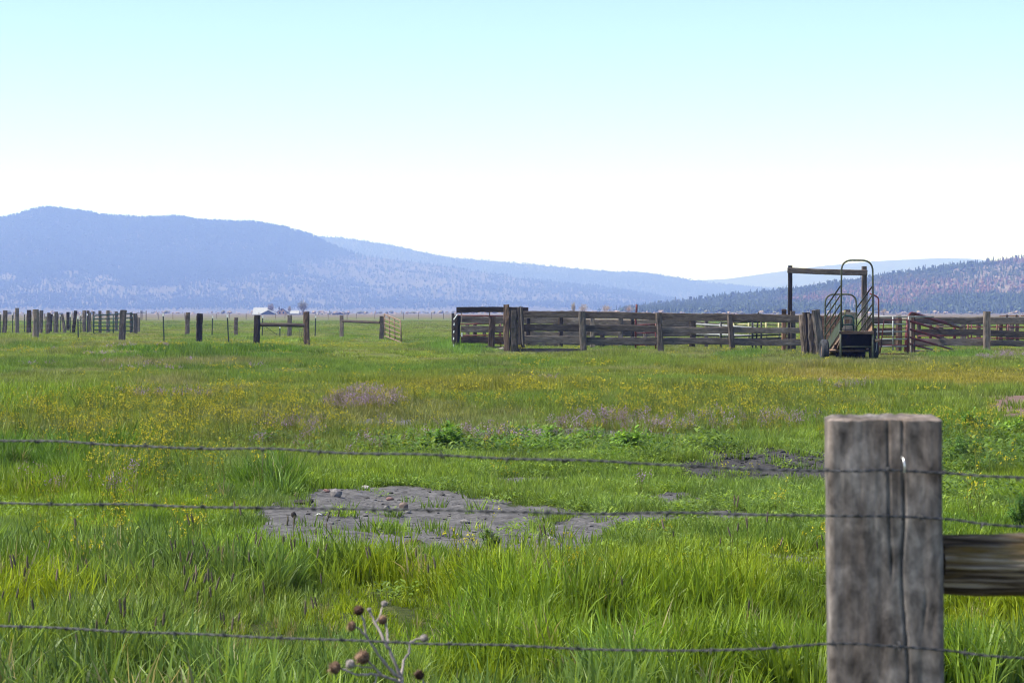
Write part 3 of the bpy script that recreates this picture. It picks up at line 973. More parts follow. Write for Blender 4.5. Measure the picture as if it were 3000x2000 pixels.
def tall_share(X, Y):
    px, py = ground_px(X, Y)
    n = fbm(X * 0.8, Y * 0.6, 81, 3) - 0.5
    edge = np.interp(px, [-500, 0, 500, 800, 1200, 1500, 1800, 2200, 2500, 3000, 3500], [1600, 1590, 1600, 1585, 1630, 1668, 1685, 1690, 1700, 1690, 1690])
    t = sstep(-16, 30, py - 78 - edge + n * 70)
    t = np.maximum(t, ell(px, py, 150, 1355, 330, 60, 0.3))
    t = np.maximum(t, ell(px, py, 300, 1440, 420, 42, 0.3) * 0.8)
    t = np.maximum(t, ell(px, py, 100, 1180, 280, 45, 0.4) * 0.6)
    t = np.maximum(t, ell(px, py, 720, 1425, 150, 30, 0.4) * 0.8)
    return t

# ---- near grass
for nm, y0, y1, dens, ss in (('tall_grass', 4.0, 10.3, 30, 1.0), ('tall_grass', 10.3, 15.5, 150, 1.0), ('tall_grass', 15.5, 27, 85, 1.05), ('tall_grass', 27, 50, 34, 1.2)):
    X, Y = sample_band(y0, y1, dens)
    px, py = ground_px(X, Y)
    k = (RNG.random(len(X)) < tall_share(X, Y)) & keep_from_soil(X, Y, strays=0.0)
    cl = fbm(X * 1.0, Y * 0.75, 91, 3)
    k &= RNG.random(len(X)) < 0.22 + 0.78 * sstep(0.36, 0.54, cl)
    # keep the ground in front of the barbed wire low, nothing stands before the lens
    k &= (Y > 7.5) | (RNG.random(len(X)) < 0.3)
    X, Y = X[k], Y[k]
    if len(X) == 0: continue
    n = len(X)
    clump = fbm(X * 1.0, Y * 0.75, 91, 3)
    sc = (0.32 + 0.92 * sstep(0.36, 0.64, clump)) * RNG.uniform(0.75, 1.2, n) * ss
    if y0 >= 10: sc = sc * 0.84
    if y0 < 10: sc = sc * 0.8
    t = field_tint(X, Y)
    t = mixa(t, YELG * 1.05, sstep(0.5, 0.36, clump) * 0.55)
    t = mixa(t, STRAW * 0.8, (RNG.random(n) < 0.035 + 0.13 * sstep(0.48, 0.36, clump)).astype(float) * 0.8)
    scatter(nm, P_TALL, lay(X, Y), RNG.random(n) * 6.283, sc, t, RNG.integers(0, len(P_TALL), n),
            'lush long green grass filling the foreground and left side', (RNG.normal(0, 0.12, n), RNG.normal(0, 0.12, n)))
for nm, y0, y1, dens, ss in (('short_grass', 10.3, 27, 90, 1.05), ('short_grass', 27, 52, 36, 1.35)):
    X, Y = sample_band(y0, y1, dens)
    k = keep_from_soil(X, Y, strays=0.018) & (RNG.random(len(X)) > tall_share(X, Y) * 0.6)
    X, Y = X[k], Y[k]; n = len(X)
    sc = RNG.uniform(0.55, 1.35, n) * ss * (0.65 + 0.7 * fbm(X * 1.2, Y, 95, 2))
    scatter(nm, P_SHORT, lay(X, Y), RNG.random(n) * 6.283, sc, field_tint(X, Y), RNG.integers(0, len(P_SHORT), n),
            'short grass between the weeds in the middle of the field')
# ---- low weeds round the bare soil
X, Y = sample_band(13.5, 32, 55)
px, py = ground_px(X, Y)
wz = np.maximum.reduce([ell(px, py, 2050, 1440, 900, 200, 0.3), ell(px, py, 1100, 1400, 500, 60, 0.4) * 0.6, 0.15 * np.ones_like(X)])
k = (RNG.random(len(X)) < wz * sstep(0.32, 0.5, fbm(X * 1.1, Y * 0.8, 97, 3))) & keep_from_soil(X, Y, strays=0.03)
X, Y = X[k], Y[k]; n = len(X)
scatter('low_weeds', P_WEED, lay(X, Y), RNG.random(n) * 6.283, RNG.uniform(0.6, 1.35, n),
        mixa(np.repeat(WEEDG[None], n, 0), LUSH, RNG.random(n) * 0.6) * RNG.uniform(0.8, 1.2, n)[:, None], RNG.integers(0, len(P_WEED), n),
        'low yellow green weeds growing round the bare soil')
P_BROAD = [weed_proto('k%02d_broad_weed' % k, 220 + k, 80, 0.17, 0.17, 0.075, 0.022) for k in range(4)]
X, Y = sample_band(20, 42, 16)
px, py = ground_px(X, Y)
wz = np.maximum.reduce([ell(px, py, 1480, 1325, 340, 28, 0.4) * 1.8, ell(px, py, 2850, 1330, 300, 70, 0.4) * 0.30, ell(px, py, 2900, 1500, 250, 90, 0.5) * 0.35, ell(px, py, 1850, 1345, 300, 26, 0.4) * 0.35, ell(px, py, 900, 1330, 350, 40, 0.5) * 0.12])
k = (RNG.random(len(X)) < wz * (0.2 + sstep(0.35, 0.6, fbm(X * 0.9, Y * 0.6, 167, 3))))
X, Y = X[k], Y[k]; n = len(X)
scatter('broadleaf_weeds', P_BROAD, lay(X, Y), RNG.random(n) * 6.283, RNG.uniform(0.6, 1.5, n),
        mixa(np.repeat(WEEDG[None], n, 0), DARKG, RNG.random(n)) * RNG.uniform(0.6, 1.1, n)[:, None], RNG.integers(0, 4, n),
        'broad leaved green weeds thickening behind the bare soil')
# ---- field grass in bigger patches farther off
for nm, y0, y1, dens, ss in (('field_grass', 48, 75, 9, 1.0), ('field_grass', 75, 120, 3.6, 1.35), ('field_grass', 120, 220, 1.1, 1.9), ('field_grass', 220, 420, 0.26, 2.6)):
    X, Y = sample_band(y0, y1, dens)
    k = keep_from_soil(X, Y, strays=0.0)
    X, Y = X[k], Y[k]; n = len(X)
    px, py = ground_px(X, Y)
    up_ = 0.55 + 0.7 * sstep(0.4, 0.66, fbm(X * 0.25, Y * 0.12, 99, 3))
    up_ = up_ * (1 - 0.6 * ell(px, py, 2750, 1108, 420, 26, 0.4))
    up_ = up_ * (1 + 1.5 * ell(px, py, 640, 1054, 330, 10, 0.4) + 1.3 * ell(px, py, 560, 1046, 60, 14, 0.4) + 1.3 * ell(px, py, 1340, 1030, 110, 10, 0.4)
                 + 1.6 * ell(px, py, 2170, 1046, 65, 8, 0.4) + 1.0 * ell(px, py, 1780, 1044, 120, 9, 0.4) + 1.0 * ell(px, py, 40, 1008, 70, 12, 0.4) + 0.8 * ell(px, py, 2800, 1046, 110, 9, 0.4))
    sc = np.stack([RNG.uniform(0.8, 1.25, n) * ss, RNG.uniform(0.8, 1.25, n) * ss, RNG.uniform(0.7, 1.25, n) * up_ * (0.8 if y0 < 70 else 0.62 if y0 < 130 else 0.8)], -1)
    scatter(nm, P_PATCH, lay(X, Y), RNG.random(n) * 6.283, sc, field_tint(X, Y), RNG.integers(0, len(P_PATCH), n),
            'mixed meadow grass of the open field towards the fences')
# ---- yellow mustard
def must_density(px, py, X, Y):
    n = sstep(0.34, 0.6, fbm(X * 0.45, Y * 0.3, 111, 3))
    d = np.maximum.reduce([
        ell(px, py, 560, 1215, 620, 75, 0.4) * 0.85, ell(px, py, 450, 1270, 330, 50, 0.4) * 0.85, ell(px, py, 500, 1340, 220, 60, 0.5) * 0.55,
        ell(px, py, 330, 1545, 420, 45, 0.5) * 0.45, ell(px, py, 1500, 1145, 560, 40, 0.5) * 0.8, ell(px, py, 2200, 1185, 600, 70, 0.5) * 0.7,
        ell(px, py, 2800, 1230, 260, 40, 0.5) * 0.5, ell(px, py, 500, 1020, 480, 11, 0.6) * 0.9, ell(px, py, 2850, 1060, 250, 16, 0.5) * 0.5,
        ell(px, py, 1700, 1060, 700, 18, 0.6) * 0.25, ell(px, py, 900, 1100, 900, 45, 0.6) * 0.45, 0.07 * np.ones_like(px)])
    return d * (0.15 + 0.85 * n) * 0.16
X, Y = sample_band(11, 42, 46)
px, py = ground_px(X, Y)
py = py - 0.26 * F / Y
k = (RNG.random(len(X)) < must_density(px, py, X, Y)) & keep_from_soil(X, Y, strays=0.0)
X, Y = X[k], Y[k]; n = len(X)
scatter('mustard_flowers', P_MUST, lay(X, Y), RNG.random(n) * 6.283, RNG.uniform(0.55, 1.1, n),
        np.repeat(OLIVE[None], n, 0) * RNG.uniform(0.8, 1.2, n)[:, None], RNG.integers(0, len(P_MUST), n),
        'drifts of small yellow mustard flowers across the left field')
X, Y = sample_band(42, 130, 6)
px, py = ground_px(X, Y)
py = py - 0.26 * F / Y
k = (RNG.random(len(X)) < must_density(px, py, X, Y)) & keep_from_soil(X, Y, strays=0.0)
X, Y = X[k], Y[k]; n = len(X)
scatter('distant_mustard', P_MUSTF, lay(X, Y), RNG.random(n) * 6.283, RNG.uniform(0.6, 1.05, n),
        np.repeat(OLIVE[None], n, 0) * RNG.uniform(0.8, 1.2, n)[:, None], RNG.integers(0, len(P_MUSTF), n),
        'faint yellow flowers out towards the fences')
# ---- lilac flowers
def purp_density(px, py, X, Y):
    return np.maximum.reduce([
        ell(px, py, 1065, 1172, 95, 22, 0.3) * 1.6, ell(px, py, 1900, 1232, 260, 22, 0.4) * 0.8, ell(px, py, 2200, 1226, 180, 18, 0.5) * 0.5, ell(px, py, 980, 1262, 260, 36, 0.5) * 0.28,
        ell(px, py, 230, 1400, 320, 24, 0.5) * 0.35, ell(px, py, 1430, 1262, 160, 16, 0.5) * 0.5, ell(px, py, 520, 1150, 150, 8, 0.5) * 0.5,
        ell(px, py, 420, 1058, 300, 7, 0.6) * 0.6, ell(px, py, 330, 1032, 160, 5, 0.6) * 0.5, ell(px, py, 2960, 1037, 90, 7, 0.5) * 1.0,
        ell(px, py, 2100, 1430, 420, 60, 0.5) * 0.04, ell(px, py, 1560, 1096, 90, 6, 0.6) * 0.6, ell(px, py, 2480, 1120, 60, 7, 0.6) * 0.6])
X, Y = sample_band(20, 50, 46)
px, py = ground_px(X, Y)
py = py - 0.20 * F / Y
k = (RNG.random(len(X)) < purp_density(px, py, X, Y) * 0.22 * (0.4 + 1.2 * sstep(0.35, 0.65, fbm(X * 1.4, Y * 0.9, 117, 3))))
X, Y, px, py = X[k], Y[k], px[k], py[k]; n = len(X)
mound = 1 + 0.08 * ell(px, py, 1065, 1172, 95, 22, 0.5) + 0.05 * ell(px, py, 1900, 1232, 260, 22, 0.5)
scatter('lilac_flowers', P_PURP, lay(X, Y), RNG.random(n) * 6.283, RNG.uniform(0.7, 1.1, n) * mound,
        mixa(np.repeat(OLIVE[None], n, 0), OCHRE, RNG.random(n) * 0.5), RNG.integers(0, len(P_PURP), n),
        'hazy patches of small lilac flowers among the mustard')
X, Y = sample_band(50, 140, 5)
px, py = ground_px(X, Y)
py = py - 0.20 * F / Y
k = (RNG.random(len(X)) < purp_density(px, py, X, Y) * 0.22 * (0.4 + 1.2 * sstep(0.35, 0.65, fbm(X * 1.4, Y * 0.9, 117, 3))))
X, Y = X[k], Y[k]; n = len(X)
scatter('distant_lilac', P_PURPF, lay(X, Y), RNG.random(n) * 6.283, RNG.uniform(0.7, 1.1, n),
        np.repeat(OLIVE[None], n, 0), RNG.integers(0, len(P_PURPF), n), 'faint lilac drifts out towards the fences')
# ---- foxtail heads in the foreground
X, Y = sample_band(10.2, 17, 8)
px, py = ground_px(X, Y)
k = RNG.random(len(X)) < np.maximum.reduce([ell(px, py, 330, 1900, 560, 170, 0.4), ell(px, py, 800, 1720, 260, 90, 0.4), ell(px, py, 2250, 1690, 330, 50, 0.4) * 0.9, 0.10 * sstep(1620, 1700, py)])
k &= keep_from_soil(X, Y, strays=0.0) & (py - 45 > np.interp(px, [0, 800, 1200, 1500, 1800], [1560, 1600, 1640, 1640, 1600]))
X, Y = X[k], Y[k]; n = len(X)
scatter('foxtail_grass', P_FOX, lay(X, Y), RNG.random(n) * 6.283, RNG.uniform(0.7, 1.1, n), np.repeat(OLIVE[None], n, 0) * 0.8,
        RNG.integers(0, len(P_FOX), n), 'dark foxtail seed heads standing up out of the foreground grass')
# ---- grit on the bare soil
def stone_proto(name, seed, r=1.0):
    rng = np.random.default_rng(seed)
    bm = bmesh.new(); bmesh.ops.create_icosphere(bm, subdivisions=1, radius=r)
    for v in bm.verts: v.co = v.co * rng.uniform(0.7, 1.15); v.co.z *= 0.55
    V = [tuple(v.co) for v in bm.verts]; Fc = [tuple(v.index for v in f.verts) for f in bm.faces]; bm.free()
    return proto(name, V, Fc, [M['stone']], [rng.random()] * len(V))
X, Y = sample_band(14, 34, 90)
g, d, b = soil_masks(X, Y)
k = RNG.random(len(X)) < np.clip(np.maximum(g * 0.7, d * 1.2) - 0.15, 0, 1)
X, Y, dk = X[k], Y[k], d[k]; n = len(X)
sz = 0.006 + 0.026 * RNG.random(n) ** 5 + dk * 0.028 * RNG.random(n) ** 2
tn = mixa(np.repeat(np.array((0.12, 0.112, 0.113))[None], n, 0), np.array((0.05, 0.048, 0.049)), np.clip(dk * 1.2 + (RNG.random(n) < 0.3) * 0.7, 0, 1))
scatter('soil_grit', [stone_proto('k%02d_grit' % q, 400 + q) for q in range(4)], lay(X, Y), RNG.random(n) * 6.283, sz, tn, RNG.integers(0, 4, n),
        'small stones and crumbs of earth over the bare soil')

# ------------------------------------------------------------------ woods on the hills
def conifer_proto(name, seed, slim=0.2):
    rng = np.random.default_rng(seed)
    V = []; Fc = []; var = []
    tiers = 4
    for q in range(tiers):
        z0 = 0.10 + 0.80 * q / tiers
        z1 = min(1.0, z0 + 0.42)
        r = slim * (1 - z0) * rng.uniform(0.9, 1.25)
        o = len(V); m = 6
        for k in range(m):
            a = 6.283 * k / m + q
            rr = r * rng.uniform(0.6, 1.25)
            V.append((rr * math.cos(a), rr * math.sin(a), z0 + rng.uniform(-0.04, 0.04))); var.append(rng.random())
        V.append((rng.normal(0, 0.01), rng.normal(0, 0.01), z1)); var.append(rng.random())
        for k in range(m): Fc.append((o + k, o + (k + 1) % m, o + m))
    o = len(V)
    for k in range(4):
        a = 6.283 * k / 4
        V.append((0.02 * math.cos(a), 0.02 * math.sin(a), -0.02)); var.append(0.2)
    for k in range(4):
        a = 6.283 * k / 4
        V.append((0.015 * math.cos(a), 0.015 * math.sin(a), 0.2)); var.append(0.2)
    for k in range(4): Fc.append((o + k, o + (k + 1) % 4, o + 4 + (k + 1) % 4, o + 4 + k))
    return proto(name, V, Fc, [M['needle']], var)

def round_tree_proto(name, seed):
    rng = np.random.default_rng(seed)
    bm = bmesh.new(); bmesh.ops.create_icosphere(bm, subdivisions=2, radius=0.30)
    for v in bm.verts:
        v.co = v.co * rng.uniform(0.65, 1.2); v.co.z = v.co.z * 1.1 + 0.52
    V = [tuple(v.co) for v in bm.verts]; Fc = [tuple(v.index for v in f.verts) for f in bm.faces]; bm.free()
    return proto(name, V, Fc, [M['needle']], rng.random(len(V)))

def hill_forest(name, hill, n, dens, height, tintf, label, slim=0.2, seed=1, rounds=1):
    Pm = HILLS[hill]
    R, K, _ = Pm.shape
    R -= 3
    rng = np.random.default_rng(seed)
    u = rng.random(n) * (R - 1.001); v = rng.random(n) * (K - 1.001)
    i = u.astype(int); j = v.astype(int); fu = (u - i)[:, None]; fv = (v - j)[:, None]
    p = (Pm[i, j] * (1 - fu) * (1 - fv) + Pm[i + 1, j] * fu * (1 - fv) + Pm[i, j + 1] * (1 - fu) * fv + Pm[i + 1, j + 1] * fu * fv)
    px = 1500 + F * p[:, 0] / p[:, 1]; py = HY - F * (p[:, 2] - EYE) / p[:, 1]
    vis = (px > -250) & (px < 3250) & (p[:, 2] > 0.0)
    keep = vis & (rng.random(n) < dens(px, py, p, u / (R - 1)))
    p = p[keep]; m = len(p)
    protos = [conifer_proto('k%02d_conifer' % q, seed * 10 + q, slim) for q in range(4)] + [round_tree_proto('k%02d_round_tree' % (4 + q), seed * 10 + 7 + q) for q in range(rounds)]
    h = height * rng.uniform(0.55, 1.3, m)
    idx = rng.integers(0, len(protos), m)
    scatter(name, protos, p, rng.random(m) * 6.283, np.stack([h * rng.uniform(0.8, 1.3, m), h * rng.uniform(0.8, 1.3, m), h], -1), tintf(px[keep], py[keep], p, rng), idx, label)

CON = np.array((0.034, 0.046, 0.028))
def left_dens(px, py, p, t):
    n = fbm(p[:, 0] * 0.004, p[:, 1] * 0.0022, 131, 4); n2 = fbm(p[:, 0] * 0.02, p[:, 1] * 0.008, 132, 3)
    forest = sstep(870, 800, py - (n - 0.5) * 120 + np.maximum(px - 600, 0) * 0.26)
    spotted = (0.14 + 0.28 * sstep(0.42, 0.62, n2 * 0.5 + n * 0.5)) * (1 - 0.5 * sstep(700, 1000, px))
    d = np.maximum(forest, spotted * sstep(912, 896, py) )
    clear = np.maximum(ell(px, py, 215, 798, 40, 5, 0.4), ell(px, py, 20, 815, 30, 10, 0.4))
    clear = np.maximum(clear, ell(px, py, 330, 858, 330, 12, 0.5) * sstep(0.40, 0.55, n))
    return d * (1 - clear * 0.95)
def dark_tint(px, py, p, rng):
    return CON[None] * rng.uniform(0.6, 1.5, len(p))[:, None]
hill_forest('left_mountain_forest', 'left_mountain', 260000, left_dens, 8.5, dark_tint, 'dense conifer wood covering the left mountain', 0.24, 5)
hill_forest('back_ridge_forest', 'back_ridge', 40000, lambda px, py, p, t: np.clip(0.35 + t, 0, 1), 9.5, dark_tint, 'conifer wood along the dark ridge behind', 0.22, 6)
def right_tint(px, py, p, rng):
    n = fbm(p[:, 0] * 0.006, p[:, 1] * 0.003, 141, 3)
    red = sstep(0.44, 0.58, n + (812 - py) * 0.0018) * (rng.random(len(p)) < 0.6)
    return mixa(CON[None] * rng.uniform(1.5, 2.4, len(p))[:, None], np.array((0.2, 0.125, 0.105)), red * 0.85)
def right_dens(px, py, p, t):
    n = fbm(p[:, 0] * 0.01, p[:, 1] * 0.005, 143, 3)
    return 0.20 + 0.45 * sstep(0.4, 0.6, n) + 0.4 * sstep(0.85, 1.0, t)
hill_forest('right_hill_forest', 'right_hill', 70000, right_dens, 5.4, right_tint, 'mixed green and rust red wood on the right hill', 0.21, 8)
# ---- brush along the far edge of the plain
n = 3400
Y = RNG.uniform(1650, 4300, n); X = RNG.uniform(-0.24, 0.24, n) * Y
k = RNG.random(n) < sstep(0.42, 0.62, fbm(X * 0.006, Y * 0.003, 151, 3)) * 0.75
X, Y = X[k], Y[k]; n = len(X)
br = mixa(np.repeat(np.array((0.13, 0.13, 0.08))[None], n, 0), np.array((0.27, 0.21, 0.17)), (RNG.random(n) < 0.55).astype(float))
scatter('distant_brush', [round_tree_proto('k%02d_brush' % q, 500 + q) for q in range(3)] + [conifer_proto('k03_brush', 505, 0.3)], np.stack([X, Y, np.zeros(n) - 0.2], -1), RNG.random(n) * 6.28,
        np.stack([RNG.uniform(3, 8, n), RNG.uniform(3, 8, n), RNG.uniform(1.2, 4, n)], -1), br, RNG.integers(0, 4, n), 'scattered brush along the far edge of the plain')

# ================================================================== foreground fence
def build_front_fence():
    YP = 4.72
    base = pw(2606, 2000, YP); base.z = gz(base.x, YP)
    fence = thing('barbed_wire_fence', 'close barbed wire fence with a thick grey wooden post at right', 'fence', base)
    # post: a squared timber standing on local X
    wd = 326 / F * YP; dp = 0.20
    top = pw(2590, 1229, YP).z
    H = top - base.z + 0.3
    n = 300; seg = 110
    rng = random.Random(5)
    V = []; Fc = []
    rc = 0.009
    def ring_pt(t):
        hw, hd = wd / 2 - rc, dp / 2 - rc
        segs = [2 * hw, rc * math.pi / 2, 2 * hd, rc * math.pi / 2] * 2
        tot = sum(segs); d = t * tot
        corner = [(hw, hd, math.pi / 2), (-hw, hd, math.pi), (-hw, -hd, 1.5 * math.pi), (hw, -hd, 2 * math.pi)]
        for q, L in enumerate(segs):
            if d <= L: break
            d -= L
        u = d / L; side = q // 2
        if q % 2 == 0:
            if side == 0: return (hw - 2 * hw * u, hd + rc)
            if side == 1: return (-hw - rc, hd - 2 * hd * u)
            if side == 2: return (-hw + 2 * hw * u, -hd - rc)
            return (hw + rc, -hd + 2 * hd * u)
        cx, cy_ = [(-hw, hd), (-hw, -hd), (hw, -hd), (hw, hd)][side]
        a = math.pi / 2 * (side + 1) + u * math.pi / 2
        return (cx + rc * math.cos(a), cy_ + rc * math.sin(a))
    RING = [ring_pt((k + 0.5) / n) for k in range(n)]
    for i in range(seg + 1):
        f = i / seg
        x = -0.3 + f * H
        for k in range(n):
            cy, cz = RING[k]
            V.append([x, cy, cz])
        
    A = np.array(V)
    ang = np.tile(np.arange(n) * 72.0 / n, seg + 1)
    lon = A[:, 0]
    r = (fbm(ang * 0.25 + 3, lon * 1.4, 601, 3) - 0.5) * 0.006 + (fbm(A[:, 1] * 45, lon * 7, 602, 3) - 0.5) * 0.004
    nrm = A[:, 1:] / np.maximum(np.linalg.norm(A[:, 1:], axis=1, keepdims=True), 1e-6)
    A[:, 1:] += nrm * r[:, None]
    # drying cracks down the faces
    for (y0, wob, dep, wid, lo, hi, side) in ((-0.034, 0.012, 0.013, 0.0016, 0.1, 2.0, 1), (-0.006, 0.008, 0.009, 0.0018, 1.15, 2.0, 1), (0.055, 0.014, 0.008, 0.0022, 0.0, 0.9, 1), (-0.07, 0.012, 0.006, 0.0022, 0.2, 1.1, 1)):
        cx = y0 + (fbm(lon * 3.5, np.full_like(lon, y0 * 90), 610, 4) - 0.5) * wob * 2.4
        m = np.exp(-((A[:, 1] - cx) / wid) ** 2) * sstep(0.30, 0.62, fbm(lon * 5.0, np.full_like(lon, y0 * 70 + 5), 611, 3)) * (lon > lo) * (lon < hi) * (A[:, 2] * side > 0)
        A[:, 2] -= side * m * dep
    # worn rounded top
    tp = lon > H - 0.3 - 1e-4
    A[tp, 0] += (fbm(A[tp, 1] * 40, A[tp, 2] * 40, 620, 3) - 0.5) * 0.006 + 0.003 - 0.10 * A[tp, 1] ** 2
    A[:, 0] -= (lon > H - 0.3 - 0.02) * 0.0
    V = A.tolist()
    for i in range(seg):
        for k in range(n):
            a = i * n + k; b = i * n + (k + 1) % n
            Fc.append((a, b, b + n, a + n))
    # top cap in rings for an uneven end grain
    V += [list(A[seg * n + k]) for k in range(n)]
    prev = (seg + 1) * n
    for ring, sc in enumerate((0.93, 0.6, 0.25)):
        o = len(V)
        for k in range(n):
            p = A[seg * n + k]
            V.append([p[0] + 0.003 + 0.008 * (vnoise(p[1] * sc * 50 + 9, p[2] * sc * 50 + 4, 77) - 0.5), p[1] * sc, p[2] * sc])
        for k in range(n):
            Fc.append((prev + k, prev + (k + 1) % n, o + (k + 1) % n, o + k))
        prev = o
    Fc.append(tuple(range(prev, prev + n)))
    V = [[float(q) for q in p] for p in V]
    post = mesh_obj('post', V, Fc, M['big_post'], fence, smooth=False)
    post.data.shade_smooth()
    lean = (pw(2590, 1216, YP).x - base.x) / 1.0
    ux = Vector((lean * 0.9, 0, 1)).normalized()
    uy = Vector((-1, 0.10, 0)); uy = (uy - ux * uy.dot(ux)).normalized()   # turned a little: its left side shows
    uz = ux.cross(uy)
    R = Matrix(((ux.x, uy.x, uz.x), (ux.y, uy.y, uz.y), (ux.z, uy.z, uz.z))).to_4x4()
    post.matrix_local = Matrix.Translation((0, 0, 0)) @ R
    post['label'] = 'thick squared grey post with drying cracks and blotched face'
    # log rail butting against the post
    p0 = pw(2755, 1650, YP + 0.02); p1 = pw(3000, 1656, YP + 0.02); d = (p1 - p0).normalized()
    rail = timber('brace_rail', p0, p0 + d * 2.3, 0.118, 0.118, M['log'], fence, 0.05, 30, 72, 0.15, 1.0, 0.0, 9)
    # the next post of the brace, beyond the right edge of the view
    e = p0 + d * 2.38
    timber('post', Vector((e.x, e.y, -0.3)), Vector((e.x, e.y, top + 0.02)), 0.22, 0.2, M['wood_grey'], fence, 0.04, 16, 16, 0.75)
    # three twisted wires with barbs
    rows = [[(-3600, 1180, 6.3), (-700, 1265, 5.35), (0, 1290, 5.1), (900, 1322, 4.85), (1800, 1355, 4.68), (2430, 1376, 4.585), (2590, 1374, 4.585), (2775, 1384, 4.6), (3000, 1403, 4.57), (3700, 1416, 4.57), (6650, 1420, 4.55)],
            [(-3600, 1400, 6.3), (-700, 1466, 5.35), (0, 1473, 5.1), (560, 1483, 4.95), (1300, 1497, 4.78), (2000, 1505, 4.66), (2440, 1510, 4.585), (2600, 1512, 4.585), (2775, 1521, 4.6), (3000, 1543, 4.57), (3700, 1560, 4.57), (6650, 1566, 4.55)],
            [(-3600, 1680, 6.3), (-700, 1795, 5.35), (0, 1832, 5.1), (700, 1862, 4.9), (1300, 1884, 4.78), (1900, 1903, 4.67), (2200, 1898, 4.62), (2450, 1885, 4.585), (2600, 1893, 4.585), (2780, 1908, 4.6), (3000, 1928, 4.57), (3700, 1946, 4.57), (6650, 1950, 4.55)]]
    barb_me = None
    for wi, row in enumerate(rows):
        pts = [pw(*q) for q in row]
        # smooth polyline
        path = []
        for i in range(len(pts) - 1):
            a = pts[max(i - 1, 0)]; b = pts[i]; c = pts[i + 1]; dd = pts[min(i + 2, len(pts) - 1)]
            m = max(4, int((c - b).length / 0.006))
            for j in range(m):
                t = j / m
                path.append(0.5 * ((2 * b) + (c - a) * t + (2 * a - 5 * b + 4 * c - dd) * t * t + (3 * b - a - 3 * c + dd) * t ** 3))
        path.append(pts[-1])
        loc = fence.location
        geos = []
        s = 0.0
        strands = ([], [])
        for i, p in enumerate(path):
            if i: s += (path[i] - path[i - 1]).length
            tdir = (path[min(i + 1, len(path) - 1)] - path[max(i - 1, 0)]).normalized()
            a1 = tdir.orthogonal().normalized(); b1 = Vector((0, 0, 1)); a1 = tdir.cross(b1).normalized()
            ph = s / 0.045 * 2 * math.pi
            off = (a1 * math.cos(ph) + b1 * math.sin(ph)) * 0.0013
            jit = Vector((0, 0, (vnoise(s * 6, wi * 9.3, 650) - 0.5) * 0.006))
            strands[0].append(p + off + jit - loc); strands[1].append(p - off + jit - loc)
        geos = [tube_geo(st, 0.0016, 5) for st in strands]
        v, f = merge(*geos)
        wire = mesh_obj('barbed_wire', v, f, M['wire'], fence, smooth=True)
        wire['label'] = ('top', 'middle', 'bottom')[wi] + ' strand of twisted barbed wire'
        # barbs every 12.5 cm
        if barb_me is None:
            gs = []
            for sgn in (-1, 1):
                pp = []
                for q in range(10):
                    an = q / 9 * 2 * math.pi * 1.5
                    pp.append(Vector((sgn * 0.002 + (q / 9 - 0.5) * 0.006, math.cos(an) * 0.0042, math.sin(an) * 0.0042)))
                st = pp[0] + Vector((-0.002 * sgn, 0.006, -0.011)); en = pp[-1] + Vector((0.003 * sgn, -0.005, 0.012 * sgn))
                gs.append(tube_geo([st] + pp + [en], [0.0005] + [0.0014] * 10 + [0.0005], 4))
            bv, bf = merge(*gs)
            barb_me = bpy.data.meshes.new('barb'); barb_me.from_pydata([tuple(q) for q in bv], [], bf); barb_me.materials.append(M['wire'])
        acc = 0.06 + wi * 0.03; s = 0.0
        rngb = random.Random(70 + wi)
        for i in range(1, len(path)):
            L = (path[i] - path[i - 1]).length
            s += L
            if s >= acc:
                acc += 0.125 + rngb.uniform(-0.012, 0.012)
                pxx = 1500 + F * path[i].x / path[i].y
                if -200 < pxx < 3200:
                    bo = bpy.data.objects.new('barb', barb_me); C.objects.link(bo); bo.parent = wire
                    tdir = (path[i] - path[i - 1]).normalized()
                    bo.matrix_local = Matrix.Translation(path[i] - loc) @ frame_from(path[i - 1], path[i]) @ Matrix.Rotation(rngb.uniform(0, 6.28), 4, 'X') @ Matrix.Scale(0.8, 4)
    # fence staples holding the wires on the post
    for (sx_, sy_, big) in ((2647, 1364, 1.2), (2640, 1512, 0.6), (2636, 1893, 0.6)):
        c = pw(sx_, sy_, 4.595)
        pts = [c + Vector((-0.0015, 0.012, 0.013 * big)), c + Vector((-0.001, -0.006, 0.012 * big)), c + Vector((0.001, -0.008, 0)), c + Vector((0.0015, -0.006, -0.010 * big)), c + Vector((0.002, 0.012, -0.011 * big))]
        v, f = tube_geo([p - fence.location for p in pts], 0.0017, 6)
        st = mesh_obj('staple', v, f, M['staple'] if big > 1 else M['wire'], fence, smooth=True)
build_front_fence()

